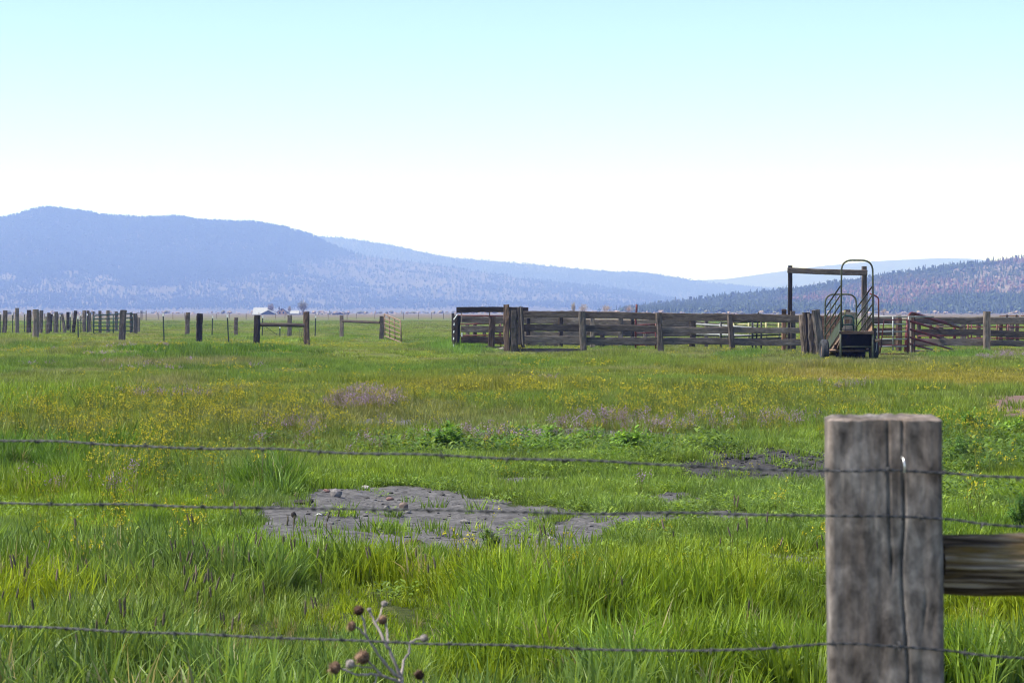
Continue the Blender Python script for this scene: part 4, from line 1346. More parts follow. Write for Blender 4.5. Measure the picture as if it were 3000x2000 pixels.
# ================================================================== dead thistle
def build_thistle():
    YT = 5.6
    b = pw(1185, 1990, YT)
    gx, gy = b.x + 0.02, YT
    base = Vector((gx, gy, gz(gx, gy)))
    th = thing('dead_thistle', 'dead grey thistle with brown seed heads before the bottom wire', 'thistle', base)
    def q(x, y, d=0.0): return pw(800 + x / 3.92, 1680 + y / 3.92, YT + d)
    lo = th.location
    def branch(nm, pts, r0, r1, seed=0):
        pts = [Vector(p) for p in pts]
        # subdivide with a slightly knotty line
        path = []
        rng = random.Random(seed)
        for i in range(len(pts) - 1):
            for j in range(5):
                p = pts[i].lerp(pts[i + 1], j / 5)
                path.append(p + Vector((rng.uniform(-1, 1), rng.uniform(-1, 1), rng.uniform(-1, 1))) * 0.0012)
        path.append(pts[-1])
        m = len(path)
        rad = [0.8 * (r0 + (r1 - r0) * i / (m - 1)) * (1 + rng.uniform(-0.2, 0.3)) for i in range(m)]
        v, f = tube_geo([p - lo for p in path], rad, 7)
        return mesh_obj(nm, v, f, M['thistle_stem'], th, smooth=True)
    J = q(1470, 1190)
    branch('stem', [base - Vector((0, 0, 0.02)), base.lerp(J, 0.5) + Vector((0.012, 0, 0)), J], 0.0075, 0.0058, 1)
    branch('branch', [J, q(1330, 860), q(1270, 760), q(1170, 560, 0.02), q(1110, 430, 0.03)], 0.0052, 0.0028, 2)
    branch('branch', [J, q(1400, 1160, -0.02), q(1200, 920, -0.04), q(1060, 690, -0.05), q(1035, 520, -0.05), q(1000, 450, -0.05)], 0.0046, 0.0026, 3)
    branch('branch', [q(1085, 740, -0.05), q(1000, 640, -0.06), q(930, 600, -0.07)], 0.0026, 0.002, 4)
    branch('branch', [q(1315, 800, 0.0), q(1310, 640, 0.04), q(1290, 560, 0.05)], 0.0036, 0.0024, 5)
    branch('branch', [q(1175, 570, 0.03), q(1225, 480, 0.06), q(1260, 370, 0.08)], 0.0022, 0.0017, 6)
    branch('branch', [q(1475, 1180, 0.01), q(1500, 1000, 0.05), q(1565, 900, 0.06), q(1565, 800, 0.07), q(1640, 750, 0.08), q(1700, 745, 0.08)], 0.0042, 0.0024, 7)
    branch('branch', [J + Vector((0, 0, -0.012)), q(1300, 1180, -0.04), q(1120, 1150, -0.07), q(950, 1160, -0.09), q(810, 1095, -0.10), q(760, 1080, -0.10)], 0.0046, 0.0024, 8)
    branch('branch', [q(1250, 1170, -0.05), q(1170, 1080, -0.06), q(1100, 1005, -0.07), q(1060, 985, -0.08)], 0.0038, 0.0026, 9)
    branch('branch', [q(1160, 1080, -0.06), q(1020, 1070, -0.08), q(930, 1045, -0.09)], 0.0022, 0.0016, 10)
    branch('branch', [base.lerp(J, 0.72), q(1760, 1330, 0.05), q(1720, 1230, 0.06), q(1695, 1185, 0.06)], 0.0034, 0.0022, 11)
    branch('branch', [q(1190, 1150, -0.06), q(1180, 1230, -0.08), q(1130, 1330, -0.1)], 0.0022, 0.0014, 12)
    # thorny wings along the main branches
    def head(x, y, d, r, axis, mat, fl, label, seed, flat=1.0):
        rng = np.random.default_rng(seed)
        r *= 0.88; c = q(x, y, d); ax = Vector(axis).normalized()
        a = ax.orthogonal().normalized(); b2 = ax.cross(a)
        V = []; Fc = []; n = 12
        prof = [(-1.05, 0.18), (-0.85, 0.62), (-0.4, 0.98), (0.05, 1.0), (0.45, 0.86), (0.75, 0.62), (0.8, 0.2)]
        for hh, rr in prof:
            for k in range(n):
                an = 6.283 * k / n
                jj = rng.uniform(0.92, 1.08)
                V.append(c + ax * (hh * r * flat) + (a * math.cos(an) + b2 * math.sin(an)) * (rr * r * jj))
        for i in range(len(prof) - 1):
            for k in range(n):
                p = i * n + k; p2 = i * n + (k + 1) % n
                Fc.append((p, p2, p2 + n, p + n))
        Fc.append(tuple(reversed(range(n)))); Fc.append(tuple(range((len(prof) - 1) * n, len(prof) * n)))
        # spiny bracts
        for _ in range(150):
            an = rng.random() * 6.283; hh = rng.uniform(-0.9, 0.75)
            rr = np.interp(hh, [p[0] for p in prof], [p[1] for p in prof]) * r
            out = a * math.cos(an) + b2 * math.sin(an)
            side = out.cross(ax)
            p = c + ax * (hh * r * flat) + out * rr * 0.95
            o = len(V); ln = r * rng.uniform(0.3, 0.95)
            V += [p - side * r * 0.07, p + side * r * 0.07, p + out * ln * 0.7 + ax * ln * rng.uniform(0.1, 0.9)]
            Fc.append((o, o + 1, o + 2))
        ho = mesh_obj('seed_head', [v - lo for v in V], Fc, M[mat], th, smooth=False)
        if label: ho['label'] = label
        if fl > 0:
            V = []; Fc = []
            for _ in range(110):
                an = rng.random() * 6.283; sp = rng.random() ** 0.5
                out = (a * math.cos(an) + b2 * math.sin(an)) * sp
                p = c + ax * (0.6 * r * flat) + out * r * 0.6
                e = p + (ax * rng.uniform(0.5, 1.0) + out * 0.9) * r * fl
                side = out.cross(ax).normalized() * r * 0.035 if out.length > 1e-3 else a * r * 0.035
                o = len(V); V += [p - side, p + side, e]
                Fc.append((o, o + 1, o + 2))
            mesh_obj('fluff', [v - lo for v in V], Fc, M['thistle_fluff'], ho)
    head(985, 420, -0.05, 0.0125, (-0.3, -0.5, 0.8), 'thistle_dark', 0.35, 'darkest seed head near the top', 1)
    head(905, 600, -0.07, 0.0135, (-0.9, -0.2, 0.25), 'thistle_head', 0.8, None, 2, 0.7)
    head(1260, 530, 0.05, 0.0115, (-0.5, -0.3, 0.7), 'thistle_head', 0.5, None, 3)
    head(1278, 342, 0.08, 0.0085, (0.25, -0.1, 1), 'thistle_grey', 0, 'small grey bud at the very top', 4)
    head(1105, 412, 0.03, 0.0058, (-0.2, 0, 1), 'thistle_grey', 0, None, 5)
    head(1735, 738, 0.08, 0.0108, (0.9, -0.2, 0.3), 'thistle_grey', 0.7, None, 6)
    head(715, 1075, -0.10, 0.0165, (-0.9, -0.2, 0.1), 'thistle_head', 0.9, 'largest orange brown head at far left', 7, 0.85)
    head(1030, 960, -0.08, 0.0175, (-0.6, -0.4, 0.5), 'thistle_head', 0.5, None, 8)
    head(885, 1035, -0.09, 0.0118, (-0.8, -0.4, 0.1), 'thistle_grey', 0, None, 9)
    head(1680, 1160, 0.06, 0.0125, (-0.5, -0.3, 0.7), 'thistle_dark', 0.6, None, 10)
build_thistle()

# ================================================================== rocks and clods on the bare soil
def rock(name, px, py, wpx, hpx, mat, label, cat, seed, group=None):
    p = at(px, py + hpx * 0.35)
    k = p.y / F
    W = wpx * k; H = hpx * k * 1.15
    rng = np.random.default_rng(seed)
    bm = bmesh.new(); bmesh.ops.create_icosphere(bm, subdivisions=2, radius=0.5)
    axes = [Vector(rng.normal(0, 1, 3)).normalized() for _ in range(7)]
    lim = [rng.uniform(0.30, 0.46) for _ in axes]
    for v in bm.verts:
        for a, l in zip(axes, lim):
            d = v.co.dot(a)
            if d > l: v.co -= a * (d - l)
        v.co *= rng.uniform(0.96, 1.04)
    zs = [v.co.z for v in bm.verts]; xs = [v.co.x for v in bm.verts]
    for v in bm.verts:
        v.co.z = (v.co.z - min(zs)) / (max(zs) - min(zs))
        v.co.x = (v.co.x - min(xs)) / (max(xs) - min(xs)) - 0.5
        v.co = Vector((v.co.x * W, v.co.y * W * 0.85, v.co.z * H * 1.25 - H * 0.25))
    V = [tuple(v.co) for v in bm.verts]; Fc = [tuple(v.index for v in f.verts) for f in bm.faces]; bm.free()
    o = mesh_obj(name, V, Fc, M[mat], None, loc=(p.x, p.y, gz(p.x, p.y)))
    tag(o, label, cat, group)
    return o
RG = 'stones and clods on the bare soil'
rock('rock', 985, 1447, 36, 21, 'rock_grey', 'largest angular grey rock at the top of the bare soil', 'rock', 1, RG)
rock('rock', 1070, 1421, 28, 11, 'rock_pale', 'pale flat rock at the upper grass edge of the soil', 'rock', 2, RG)
rock('rock', 1182, 1476, 28, 22, 'rock_brown', 'brownish upright rock in the middle of the bare soil', 'rock', 3, RG)
rock('rock', 1134, 1479, 20, 16, 'rock_grey', 'small pointed grey rock left of the upright brownish rock', 'rock', 4, RG)
rock('earth_clod', 885, 1469, 50, 11, 'clod', 'long low dark clod near the left end of the bare soil', 'clod', 5, RG)
rock('earth_clod', 912, 1466, 15, 10, 'clod', 'small dark clod touching the right end of the long clod', 'clod', 16, RG)
rock('rock', 1142, 1454, 24, 8, 'rock_red', 'flat reddish stone behind the small pointed grey rock', 'rock', 6, RG)
rock('rock', 868, 1450, 14, 11, 'rock_red', 'small reddish stone at the upper left soil edge', 'rock', 7, RG)
rock('bone_flake', 934, 1498, 19, 8, 'bone', 'bright white flake lying on the bare soil', 'flake', 8, RG)
rock('earth_clod', 1098, 1520, 13, 9, 'clod', 'small lone dark clod on the middle of the bare soil', 'clod', 9, RG)
rock('rotten_wood', 1212, 1580, 60, 15, 'wood_brown', 'dark brown chunk of rotten wood at the lower soil edge', 'wood', 10, RG)
rock('rock', 1614, 1581, 16, 12, 'rock_pale', 'small tan stone at the lower right of the bare soil', 'rock', 11, RG)
rock('rock', 1363, 1513, 34, 10, 'rock_grey', 'low grey stone right of centre on the bare soil', 'rock', 12, RG)
rock('earth_clod', 861, 1504, 16, 13, 'clod', 'dark rounded clod at the left edge of the bare soil', 'clod', 13, RG)
rock('earth_clod', 1550, 1566, 22, 7, 'clod', 'flat dark clod in the right part of the bare soil', 'clod', 14, RG)
rock('rock', 607, 1464, 36, 18, 'rock_grey', 'lone grey rock in the grass left of the bare soil', 'rock', 15, RG)
rock('rock', 957, 1436, 22, 9, 'rock_red', 'low reddish stone left of the largest angular rock', 'rock', 17, RG)
rock('rock', 1195, 1486, 18, 8, 'rock_pale', 'small pale stone at the foot of the upright brownish rock', 'rock', 18, RG)

# ================================================================== leafy weeds that stand out
M['weed_dark'] = leaf_mat('dark_weed_leaves', 0.3, 0.5, 0.3, (0.105, 0.215, 0.02), 0.9)
M['weed_bright'] = leaf_mat('bright_weed_leaves', 0.35, 0.5, 0.3, (0.17, 0.31, 0.03), 0.9)
M['weed_fern'] = leaf_mat('feathery_weed_leaves', 0.3, 0.6, 0.2, (0.08, 0.18, 0.03), 0.9)
M['weed_fern_pale'] = leaf_mat('pale_feathery_leaves', 0.35, 0.6, 0.2, (0.16, 0.26, 0.05), 0.7)
def weed_plant(px, py, wpx, hpx, mat, label, seed, kind='leaf'):
    """px, py: foot of the plant in the photo"""
    p = at(px, py); k = p.y / F
    W = wpx * k * 1.4; H = hpx * k * 1.15
    rng = np.random.default_rng(seed)
    th = thing('leafy_weed', label, 'weed', (p.x, p.y, gz(p.x, p.y)), 'leafy weeds standing out of the field')
    V = []; Fc = []; var = []; SV = []; SF = []; sv = []
    ns = 24 if kind == 'leaf' else 22
    for s in range(ns):
        a = rng.random() * 6.283; r = rng.random() ** 0.7
        b = Vector((math.cos(a) * r * W * 0.18, math.sin(a) * r * W * 0.18, -0.01))
        tip = Vector((math.cos(a) * r * W * 0.5, math.sin(a) * r * W * 0.5, H * rng.uniform(0.55, 1.0) * (1.05 - 0.4 * r)))
        mid = b.lerp(tip, 0.5) + Vector((0, 0, H * 0.08))
        stem_tri(SV, SF, sv, b, mid, 0.004, 0.4); stem_tri(SV, SF, sv, mid, tip, 0.003, 0.4)
        if kind == 'leaf':
            for _ in range(20):
                f = rng.uniform(0.1, 1.0); q = b.lerp(mid, f * 2) if f < 0.5 else mid.lerp(tip, f * 2 - 1)
                an = rng.random() * 6.283
                leaf_shape(V, Fc, var, q, Vector((math.cos(an), math.sin(an), rng.uniform(0.1, 1.1))), Vector((0, 0, 1)),
                           max(0.05, H * 0.34) * rng.uniform(0.6, 1.2), max(0.014, H * 0.085) * rng.uniform(0.7, 1.2), rng.random(), 0.4)
        else:
            for _ in range(46):
                f = rng.uniform(0.15, 1.0); q = b.lerp(mid, f * 2) if f < 0.5 else mid.lerp(tip, f * 2 - 1)
                an = rng.random() * 6.283
                leaf_shape(V, Fc, var, q, Vector((math.cos(an), math.sin(an), rng.uniform(0.0, 0.9))), Vector((0, 0, 1)),
                           H * 0.20 * rng.uniform(0.6, 1.2), 0.009, rng.random(), 0.3)
    for nm, (v, f, a) in (('foliage', (V, Fc, var)), ('stem', (SV, SF, sv))):
        o = mesh_obj(nm, v, f, M[mat], th)
        at_ = o.data.attributes.new('var', 'FLOAT', 'POINT'); at_.data.foreach_set('value', np.asarray(a, np.float32))
weed_plant(1312, 1330, 120, 92, 'weed_dark', 'tallest dark green leafy weed at the left of the weed row', 1)
weed_plant(1440, 1326, 130, 66, 'weed_dark', 'broad dark leafy weed right of the tallest one', 2)
weed_plant(1530, 1322, 70, 58, 'weed_bright', 'narrow leafy weed closing the dark pair at right', 12)
weed_plant(1612, 1304, 85, 56, 'weed_bright', 'bright green leafy weed in the middle of the weed row', 3)
weed_plant(1738, 1306, 80, 56, 'weed_dark', 'small dark leafy weed left of the bright rounded one', 4)
weed_plant(1846, 1346, 88, 78, 'weed_bright', 'bright rounded leafy weed at the right end of the row', 5)
weed_plant(1585, 1348, 80, 40, 'weed_bright', 'low leafy weed in front of the weed row', 6)
weed_plant(2210, 1412, 80, 34, 'weed_bright', 'small yellow green weed tuft on the dark earth bank', 7)
weed_plant(2852, 1276, 85, 68, 'weed_dark', 'dark bushy weed behind the grey post at right', 8)
weed_plant(2838, 1362, 92, 84, 'weed_fern', 'feathery dark green weed right beside the grey post', 9, 'fern')
weed_plant(2985, 1290, 110, 60, 'weed_bright', 'leafy green weed cut by the right edge of the view', 10)
weed_plant(1435, 1606, 52, 66, 'weed_fern_pale', 'feathery weed with a yellow tip on the lower soil edge', 11, 'fern')
weed_plant(2990, 1560, 70, 110, 'weed_fern', 'feathery weed above the log rail at the right edge', 13, 'fern')

# ================================================================== left side: posts, wires, gates
def tpost(parent, px, ytop, ybot, Y, lean=0.0):
    a = pw(px + lean, ybot, Y); b = pw(px, ytop, Y)
    a.z = gz(a.x, a.y) - 0.1
    L = (b - a).length
    fl = box_geo((L / 2, 0, 0.012), (L, 0.07, 0.008)); wb = box_geo((L / 2, 0, -0.012), (L, 0.010, 0.04))
    v, f = merge(fl, wb)
    o = mesh_obj('steel_post', v, f, M['tpost'], parent)
    Mx = Matrix.Translation(a - parent.location) @ frame_from(a, b, Vector((0, -1, 0)))
    o.matrix_local = Mx
    fl = box_geo((L - 0.07, 0, 0.012), (0.16, 0.076, 0.014)); wb = box_geo((L - 0.07, 0, -0.012), (0.16, 0.014, 0.046))
    v, f = merge(fl, wb)
    mesh_obj('white_tip', v, f, M['white'], o)

def wpost(parent, px, ytop, ybot, wpx, Y, mat='wood_grey', lean=0.0, name='post', sq=0.55, rough=0.10, label=None):
    """lean: how far the foot stands to the right of the top, in photo pixels"""
    b = pw(px, ytop, Y); a = pw(px + lean, ybot, Y)
    k = Y / F
    g = gz(a.x, a.y)
    d = (b - a).normalized()
    a = a - d * ((a.z - g) / d.z + 0.12)
    o = timber(name, a, b, wpx * k, wpx * k * 0.9, M[mat], parent, rough, 8, 12, sq, 0.97, wpx * k * 0.08)
    if label: o['label'] = label
    return o

def strand(parent, pts, r=0.0022, mat='wire', name='wire', sag=0.0):
    path = []
    for i in range(len(pts) - 1):
        for j in range(6):
            t = j / 6
            p = pts[i].lerp(pts[i + 1], t); p.z -= sag * 4 * t * (1 - t)
            path.append(p)
    path.append(pts[-1])
    return pipe(name, path, r, M[mat], parent, 4)

YN, YF_ = 128.0, 152.0
def yb(y): return EYE * F / (y - HY)
# near wire fence with the log brace
o = at(500, 1005)
nf = thing('wire_fence', 'nearer wire fence on the left with a log brace between two posts', 'fence', o)
wpost(nf, 104, 906, 993, 18, yb(993), 'wood_grey', 0, label='broad split grey post')
tpost(nf, 228, 926, 1003, yb(1003), 2)
wpost(nf, 362, 908, 1002, 18, yb(1002), 'wood_grey', -3, label='thick grey post before the green gate')
tpost(nf, 478, 918, 998, yb(1002), 3)
wpost(nf, 584, 918, 1004, 18, yb(1004), 'wood_black', -3)
tpost(nf, 666, 922, 1003, yb(1006), 4)
wpost(nf, 754, 923, 1014, 18, yb(1014), 'wood_black', -3, label='dark left post of the brace')
wpost(nf, 897, 913, 1013, 17, yb(1013), 'wood_brown', 3, label='brown right post of the brace')
Yb = yb(1013.5)
timber('brace_rail', pw(760, 951, Yb), pw(892, 953, Yb), 0.19, 0.19, M['wood_dark'], nf, 0.06, 10, 12, 0.2)
strand(nf, [pw(778, 957, Yb), pw(800, 972, Yb - 0.1), pw(812, 980, Yb)], 0.012, 'steel_black', 'wire_coil')
for k in range(4):
    r = [pw(-120, 935 + k * 13, yb(990)), pw(104, 934 + k * 13, yb(993)), pw(228, 938 + k * 13, yb(1003)), pw(362, 935 + k * 14, yb(1002)), pw(478, 938 + k * 14, yb(1002)), pw(584, 938 + k * 14, yb(1004)), pw(667, 940 + k * 14, yb(1006)), pw(754, 942 + k * 15, yb(1014))]
    strand(nf, r, 0.004)
# wires rolled up on the right brace post
for k in range(4):
    x = 876 + k * 5
    strand(nf, [pw(x, 962, Yb - 0.2), pw(x + 3, 980, Yb - 0.3), pw(x - 2, 1000, Yb - 0.2), pw(x + 4, 1010, Yb)], 0.008, 'wire', 'hanging_wire')

# farther wire fence with its own brace
o = at(850, 988)
ff = thing('wire_fence', 'farther wire fence ending in a thin brace beside the rusty gate', 'fence', o)
wpost(ff, 551, 915, 985, 13, yb(986), 'wood_dark', -2)
tpost(ff, 623, 925, 989, yb(990), -2)
wpost(ff, 692, 930, 986, 12, yb(987), 'wood_dark', 0)
tpost(ff, 770, 925, 985, yb(987), -2)
tpost(ff, 820, 955, 991, yb(990))
wpost(ff, 848, 923, 988, 13, yb(988), 'wood_grey', 0)
tpost(ff, 925, 925, 988, yb(988), -2)
wpost(ff, 1000, 924, 989, 13, yb(989), 'wood_grey', 0)
wpost(ff, 1119, 926, 998, 13, yb(996), 'wood_dark', -2, label='dark end post that carries the rusty gate')
Y2 = yb(992)
timber('brace_rail', pw(1004, 940.5, yb(989)), pw(1114, 944.5, yb(996)), 0.17, 0.17, M['wood_black'], ff, 0.05, 8, 10, 0.2)
for k in range(4):
    strand(ff, [pw(551, 934 + k * 12, yb(986)), pw(692, 936 + k * 12, yb(987)), pw(848, 937 + k * 12, yb(988)), pw(1000, 938 + k * 12, yb(989)), pw(1119, 940 + k * 13, yb(996))], 0.004)

# jumble of corral posts at the far left
o = at(200, 980)
cp = thing('post_corral', 'jumble of old wooden and steel posts around a small pen at far left', 'fence', o)
for (px, yt, ybm, wpx, mat, lean) in ((16, 909, 980, 12, 'wood_dark', -4), (50, 902, 978, 11, 'wood_grey', 1), (86, 908, 978, 13, 'wood_brown', -1), (121, 909, 983, 11, 'wood_grey', -2),
                                      (143, 916, 984, 11, 'wood_dark', -3), (165, 913, 980, 10, 'wood_grey', 1), (181, 920, 978, 9, 'wood_grey', 10), (199, 914, 972, 8, 'wood_black', 0),
                                      (222, 910, 981, 10, 'wood_black', -7), (247, 909, 974, 11, 'wood_grey', 0), (258, 910, 975, 8, 'wood_dark', 0), (263, 916, 974, 8, 'wood_grey', 1),
                                      (293, 910, 980, 9, 'wood_dark', 0), (316, 909, 975, 10, 'wood_grey', 0), (340, 912, 972, 9, 'wood_grey', 0), (384, 915, 977, 8, 'wood_dark', 0),
                                      (396, 918, 983, 13, 'wood_grey', 0), (406, 930, 975, 8, 'wood_grey', 0), (274, 912, 962, 6, 'wood_dark', 0), (152, 920, 975, 7, 'wood_black', -4)):
    wpost(cp, px, yt, ybm, wpx, yb(ybm), mat, lean)
for (px, yt, ybm) in ((2, 915, 979), (37, 917, 977), (72, 915, 975), (135, 921, 983), (158, 919, 980), (177, 921, 976), (206, 922, 980), (237, 919, 977), (256, 919, 976), (388, 922, 972)):
    tpost(cp, px, yt, ybm, yb(ybm), 0)
timber('rail', pw(228, 946, yb(977)), pw(246, 947, yb(977)), 0.05, 0.05, M['steel_black'], cp, 0.0, 2, 8, 0.1)
timber('rail', pw(228, 944, yb(977)), pw(245, 926, yb(977)), 0.05, 0.05, M['steel_black'], cp, 0.0, 2, 8, 0.1)
for k in range(4):
    strand(cp, [pw(-100, 930 + k * 11, yb(978)), pw(50, 930 + k * 11, yb(978)), pw(143, 932 + k * 11, yb(984)), pw(222, 930 + k * 11, yb(981)), pw(293, 932 + k * 11, yb(980))], 0.004)

# gates of tube
def tube_gate(name, label, corners, nbar, uprights, r, mat, group=None, round_r=0.15, brace=None, bar_r=None):
    """corners: top-left, top-right, bottom-right, bottom-left world points"""
    tl, tr, br, bl = corners
    base = (bl + br) / 2
    g = thing(name, label, 'gate', base, group)
    pipe('frame', round_path([bl, tl, tr, br], round_r) , r, M[mat], g)
    pipe('bottom_bar', [bl, br], r, M[mat], g)
    for k in range(1, nbar):
        f = k / nbar
        pipe('bar', [tl.lerp(bl, f), tr.lerp(br, f)], bar_r or r * 0.8, M[mat], g)
    for f in uprights:
        pipe('upright', [tl.lerp(tr, f) + Vector((0, -r, 0)), bl.lerp(br, f) + Vector((0, -r, 0))], r * 0.95, M[mat], g)
    if brace:
        pipe('brace', [tl.lerp(bl, brace[1]).lerp(tr.lerp(br, brace[1]), brace[0]), tl.lerp(bl, brace[3]).lerp(tr.lerp(br, brace[3]), brace[2])], r * 0.8, M[mat], g)
    return g
Yg = yb(983)
tube_gate('tube_gate', 'dark green tube gate standing among the left posts', [pw(274.5, 924, Yg), pw(391, 918, Yg + 3), pw(391, 982, Yg + 3), pw(274.5, 976, Yg)], 5, (0.49,), 0.042, 'gate_green', None, 0.25)
tube_gate('tube_gate', 'rusty open gate hanging from the dark end post', [pw(1126, 920, 140), pw(1173, 939, 128), pw(1176, 1003, 128), pw(1128, 984, 140)], 5, (0.0, 0.32, 0.64, 1.0), 0.038, 'steel_rust', None, 0.05)

# ================================================================== plank corral in the middle
def rail_px(parent, x0, y0, x1, y1, hpx, Y, mat='wood_grey', thick=0.055, name='plank', Y1=None, rough=0.085, label=None):
    Y1 = Y1 if Y1 is not None else Y
    o = timber(name, pw(x0, y0, Y), pw(x1, y1, Y1), thick, 1.12 * hpx * Y / F, M[mat], parent, rough, 14, 12, 0.75, 1.0, 0.025)
    if label: o['label'] = label
    return o
YC = 96.5
base = at(1900, 1034)
corral = thing('plank_corral', 'long weathered plank corral fence across the middle of the view', 'fence', base)
for a in ((1528, 921, 1712, 921, 17), (1700, 923, 1935, 928, 18), (1920, 927, 2148, 930, 19), (2132, 931, 2352, 935, 19)):
    rail_px(corral, *a, YC + 0.16, 'wood_dark')
for a in ((1528, 960, 1716, 961, 19), (1704, 962, 1936, 964, 18), (1930, 966, 2146, 966, 17), (2136, 966, 2346, 967, 14)):
    rail_px(corral, *a, YC + 0.16, 'wood_grey' if a[0] > 1900 else 'wood_dark')
for a in ((1528, 995, 1714, 996, 20), (1704, 996, 1936, 997, 19), (1930, 1000, 2146, 1000, 16), (2136, 1001, 2350, 1003, 17)):
    rail_px(corral, *a, YC + 0.16, 'wood_grey')
for a in ((1535, 1028, 1712, 1030, 15), (2020, 1033, 2142, 1033, 9), (2232, 1034, 2352, 1037, 13)):
    rail_px(corral, *a, YC + 0.2, 'wood_grey')
wpost(corral, 1705, 912, 1034, 19, YC, 'wood_grey', 6)
wpost(corral, 1929, 916, 1036, 17, YC, 'wood_dark', 8)
wpost(corral, 2138, 920, 1034, 16, YC, 'wood_dark', 8)
# the three rough posts where the wing starts
wpost(corral, 1485, 892, 1038, 18, YC - 0.3, 'wood_brown', 2, rough=0.14, label='tall rough brown post, highest of the corner cluster')
wpost(corral, 1506, 908, 1040, 24, YC - 0.25, 'wood_dark', 3, rough=0.16, label='widest cracked grey post of the corner cluster')
wpost(corral, 1524, 899, 1040, 17, YC - 0.3, 'wood_dark', 6, rough=0.14)
timber('splinter', pw(1525, 897, YC - 0.5), pw(1531, 1010, YC - 0.5), 0.05, 0.05, M['wood_grey'], corral, 0.1, 8, 8, 0.4)
# left wing
YL = 101.0
rail_px(corral, 1337, 908, 1548, 908, 14, YC + 0.35, 'wood_black', label='dark top board overhanging the corner posts')
for a in ((1348, 935, 1480, 937, 17), (1350, 963, 1480, 964, 16)):
    rail_px(corral, *a, YL, 'wood_grey')
rail_px(corral, 1350, 994, 1480, 995, 17, YL, 'wood_brown')
rail_px(corral, 1350, 1019, 1480, 1019, 9, YL, 'wood_dark')
wpost(corral, 1340, 924, 1024, 22, YL - 0.3, 'wood_black', -3, sq=0.1, label='round black end post with a white painted edge')
wpost(corral, 1327, 918, 960, 8, YL + 1, 'wood_dark', 0)
wpost(corral, 1443, 927, 1030, 17, YL - 0.3, 'wood_brown', -4)
timber('slat', pw(1353, 901, YL - 0.5), pw(1352, 946, YL - 0.5), 0.05, 0.03, M['wood_grey'], corral, 0.03, 4, 8, 0.8)
timber('slat', pw(1435, 903, YL - 0.5), pw(1434, 930, YL - 0.5), 0.04, 0.03, M['wood_dark'], corral, 0.03, 4, 8, 0.8)
# white paint run and insulators on the end post
timber('white_edge', pw(1329, 936, YL - 0.48), pw(1340, 921, YL - 0.48), 0.06, 0.05, M['white'], corral, 0.1, 5, 8, 0.3)
for yy in (946, 968, 988, 1008):
    timber('insulator', pw(1331 - (yy - 946) * 0.03, yy, YL - 0.5), pw(1330 - (yy - 946) * 0.03, yy + 7, YL - 0.5), 0.045, 0.04, M['white'], corral, 0.05, 3, 8, 0.2)
timber('insulator', pw(1353, 974, YL - 0.35), pw(1353, 986, YL - 0.35), 0.06, 0.06, M['white'], corral, 0.05, 3, 8, 0.2)
# inner fence behind
YI = 111.0
base = at(1800, 1015)
inner = thing('inner_fence', 'grey inner plank fence seen through the corral boards', 'fence', base)
for (x, yt, ybm, wpx, mat) in ((1548, 932, 1014, 12, 'wood_black'), (1643, 930, 1016, 14, 'wood_black'), (1735, 930, 1016, 14, 'wood_grey'), (1818, 930, 1017, 16, 'wood_grey'), (1852, 930, 1015, 10, 'wood_black'), (2028, 934, 1013, 17, 'wood_black'), (2070, 934, 1012, 11, 'wood_grey'), (1765, 978, 1014, 14, 'wood_black'), (1890, 972, 1014, 12, 'wood_grey')):
    wpost(inner, x, yt, ybm, wpx, YI - 0.2, mat, 0)
for a in ((1534, 938, 1700, 940, 17), (1660, 942, 1930, 945, 16), (1534, 977, 1700, 978, 14), (1680, 977, 1930, 979, 13), (1940, 947, 2040, 948, 18), (1936, 979, 2110, 980, 12), (1650, 1004, 1925, 1006, 10), (1534, 1010, 1640, 1011, 9), (2040, 946, 2130, 955, 10), (2010, 1000, 2100, 1002, 9)):
    rail_px(inner, *a, YI, 'wood_grey')
for (x, yt, ybm, wpx, mat) in ((1370, 950, 1002, 11, 'wood_grey'), (1391, 950, 1002, 12, 'wood_brown'), (1418, 958, 1000, 10, 'wood_dark'), (1463, 950, 1020, 6, 'wood_brown')):
    wpost(inner, x, yt, ybm, wpx, YI + 4, mat, 0)
# red panels and poles behind the corral
def red_panel(label, x0, x1, ys, Y, uprights, r=0.026, mat='steel_red', Y1=None):
    Y1 = Y1 or Y
    base = pw((x0 + x1) / 2, ys[-1][0], Y); base.z = 0
    g = thing('pipe_fence', label, 'fence', base)
    for (ya, yb_) in ys:
        pipe('bar', [pw(x0, ya, Y), pw(x1, yb_, Y1)], r, M[mat], g)
    for x, ya, yb_ in uprights:
        f = (x - x0) / (x1 - x0)
        Yx = Y + (Y1 - Y) * f
        pipe('upright', [pw(x, ya, Yx - 0.06), pw(x, yb_, Yx - 0.06)], r * 1.1, M[mat], g)
    return g
red_panel('red pipe panel behind the left wing of the corral', 1340, 1484, ((924, 926), (950, 946), (983, 981), (1008, 1006)), 105, ((1345, 924, 1025), (1467, 926, 1025)), 0.03)
red_panel('red pipe panel seen between two corral posts', 1861, 1924, ((952, 950), (976, 974), (1010, 1007)), 107, ((1863, 940, 1022), (1921, 948, 1022)), 0.03)
g = thing('red_pole', 'thin bent red pole rising above the corral top rail', 'pole', pw(1865, 1015, 106))
pipe('shaft', [pw(1862, 1018, 106), pw(1863, 930, 106), pw(1865, 905, 106), pw(1865, 891, 106)], 0.045, M['steel_red'], g)
red_panel('galvanised pipe panel sloping behind the corral right half', 2040, 2214, ((949, 960), (978, 983)), 109, ((2111, 946, 1020), (2205, 942, 1020)), 0.04, 'steel_galv', 106)
red_panel('yellow pipe panel in front of the far pens', 2148, 2292, ((951, 951), (968, 968), (993, 992)), 116, ((2150, 938, 1014), (2194, 938, 1014), (2245, 938, 1014), (2282, 938, 1014)), 0.05, 'steel_yellow')
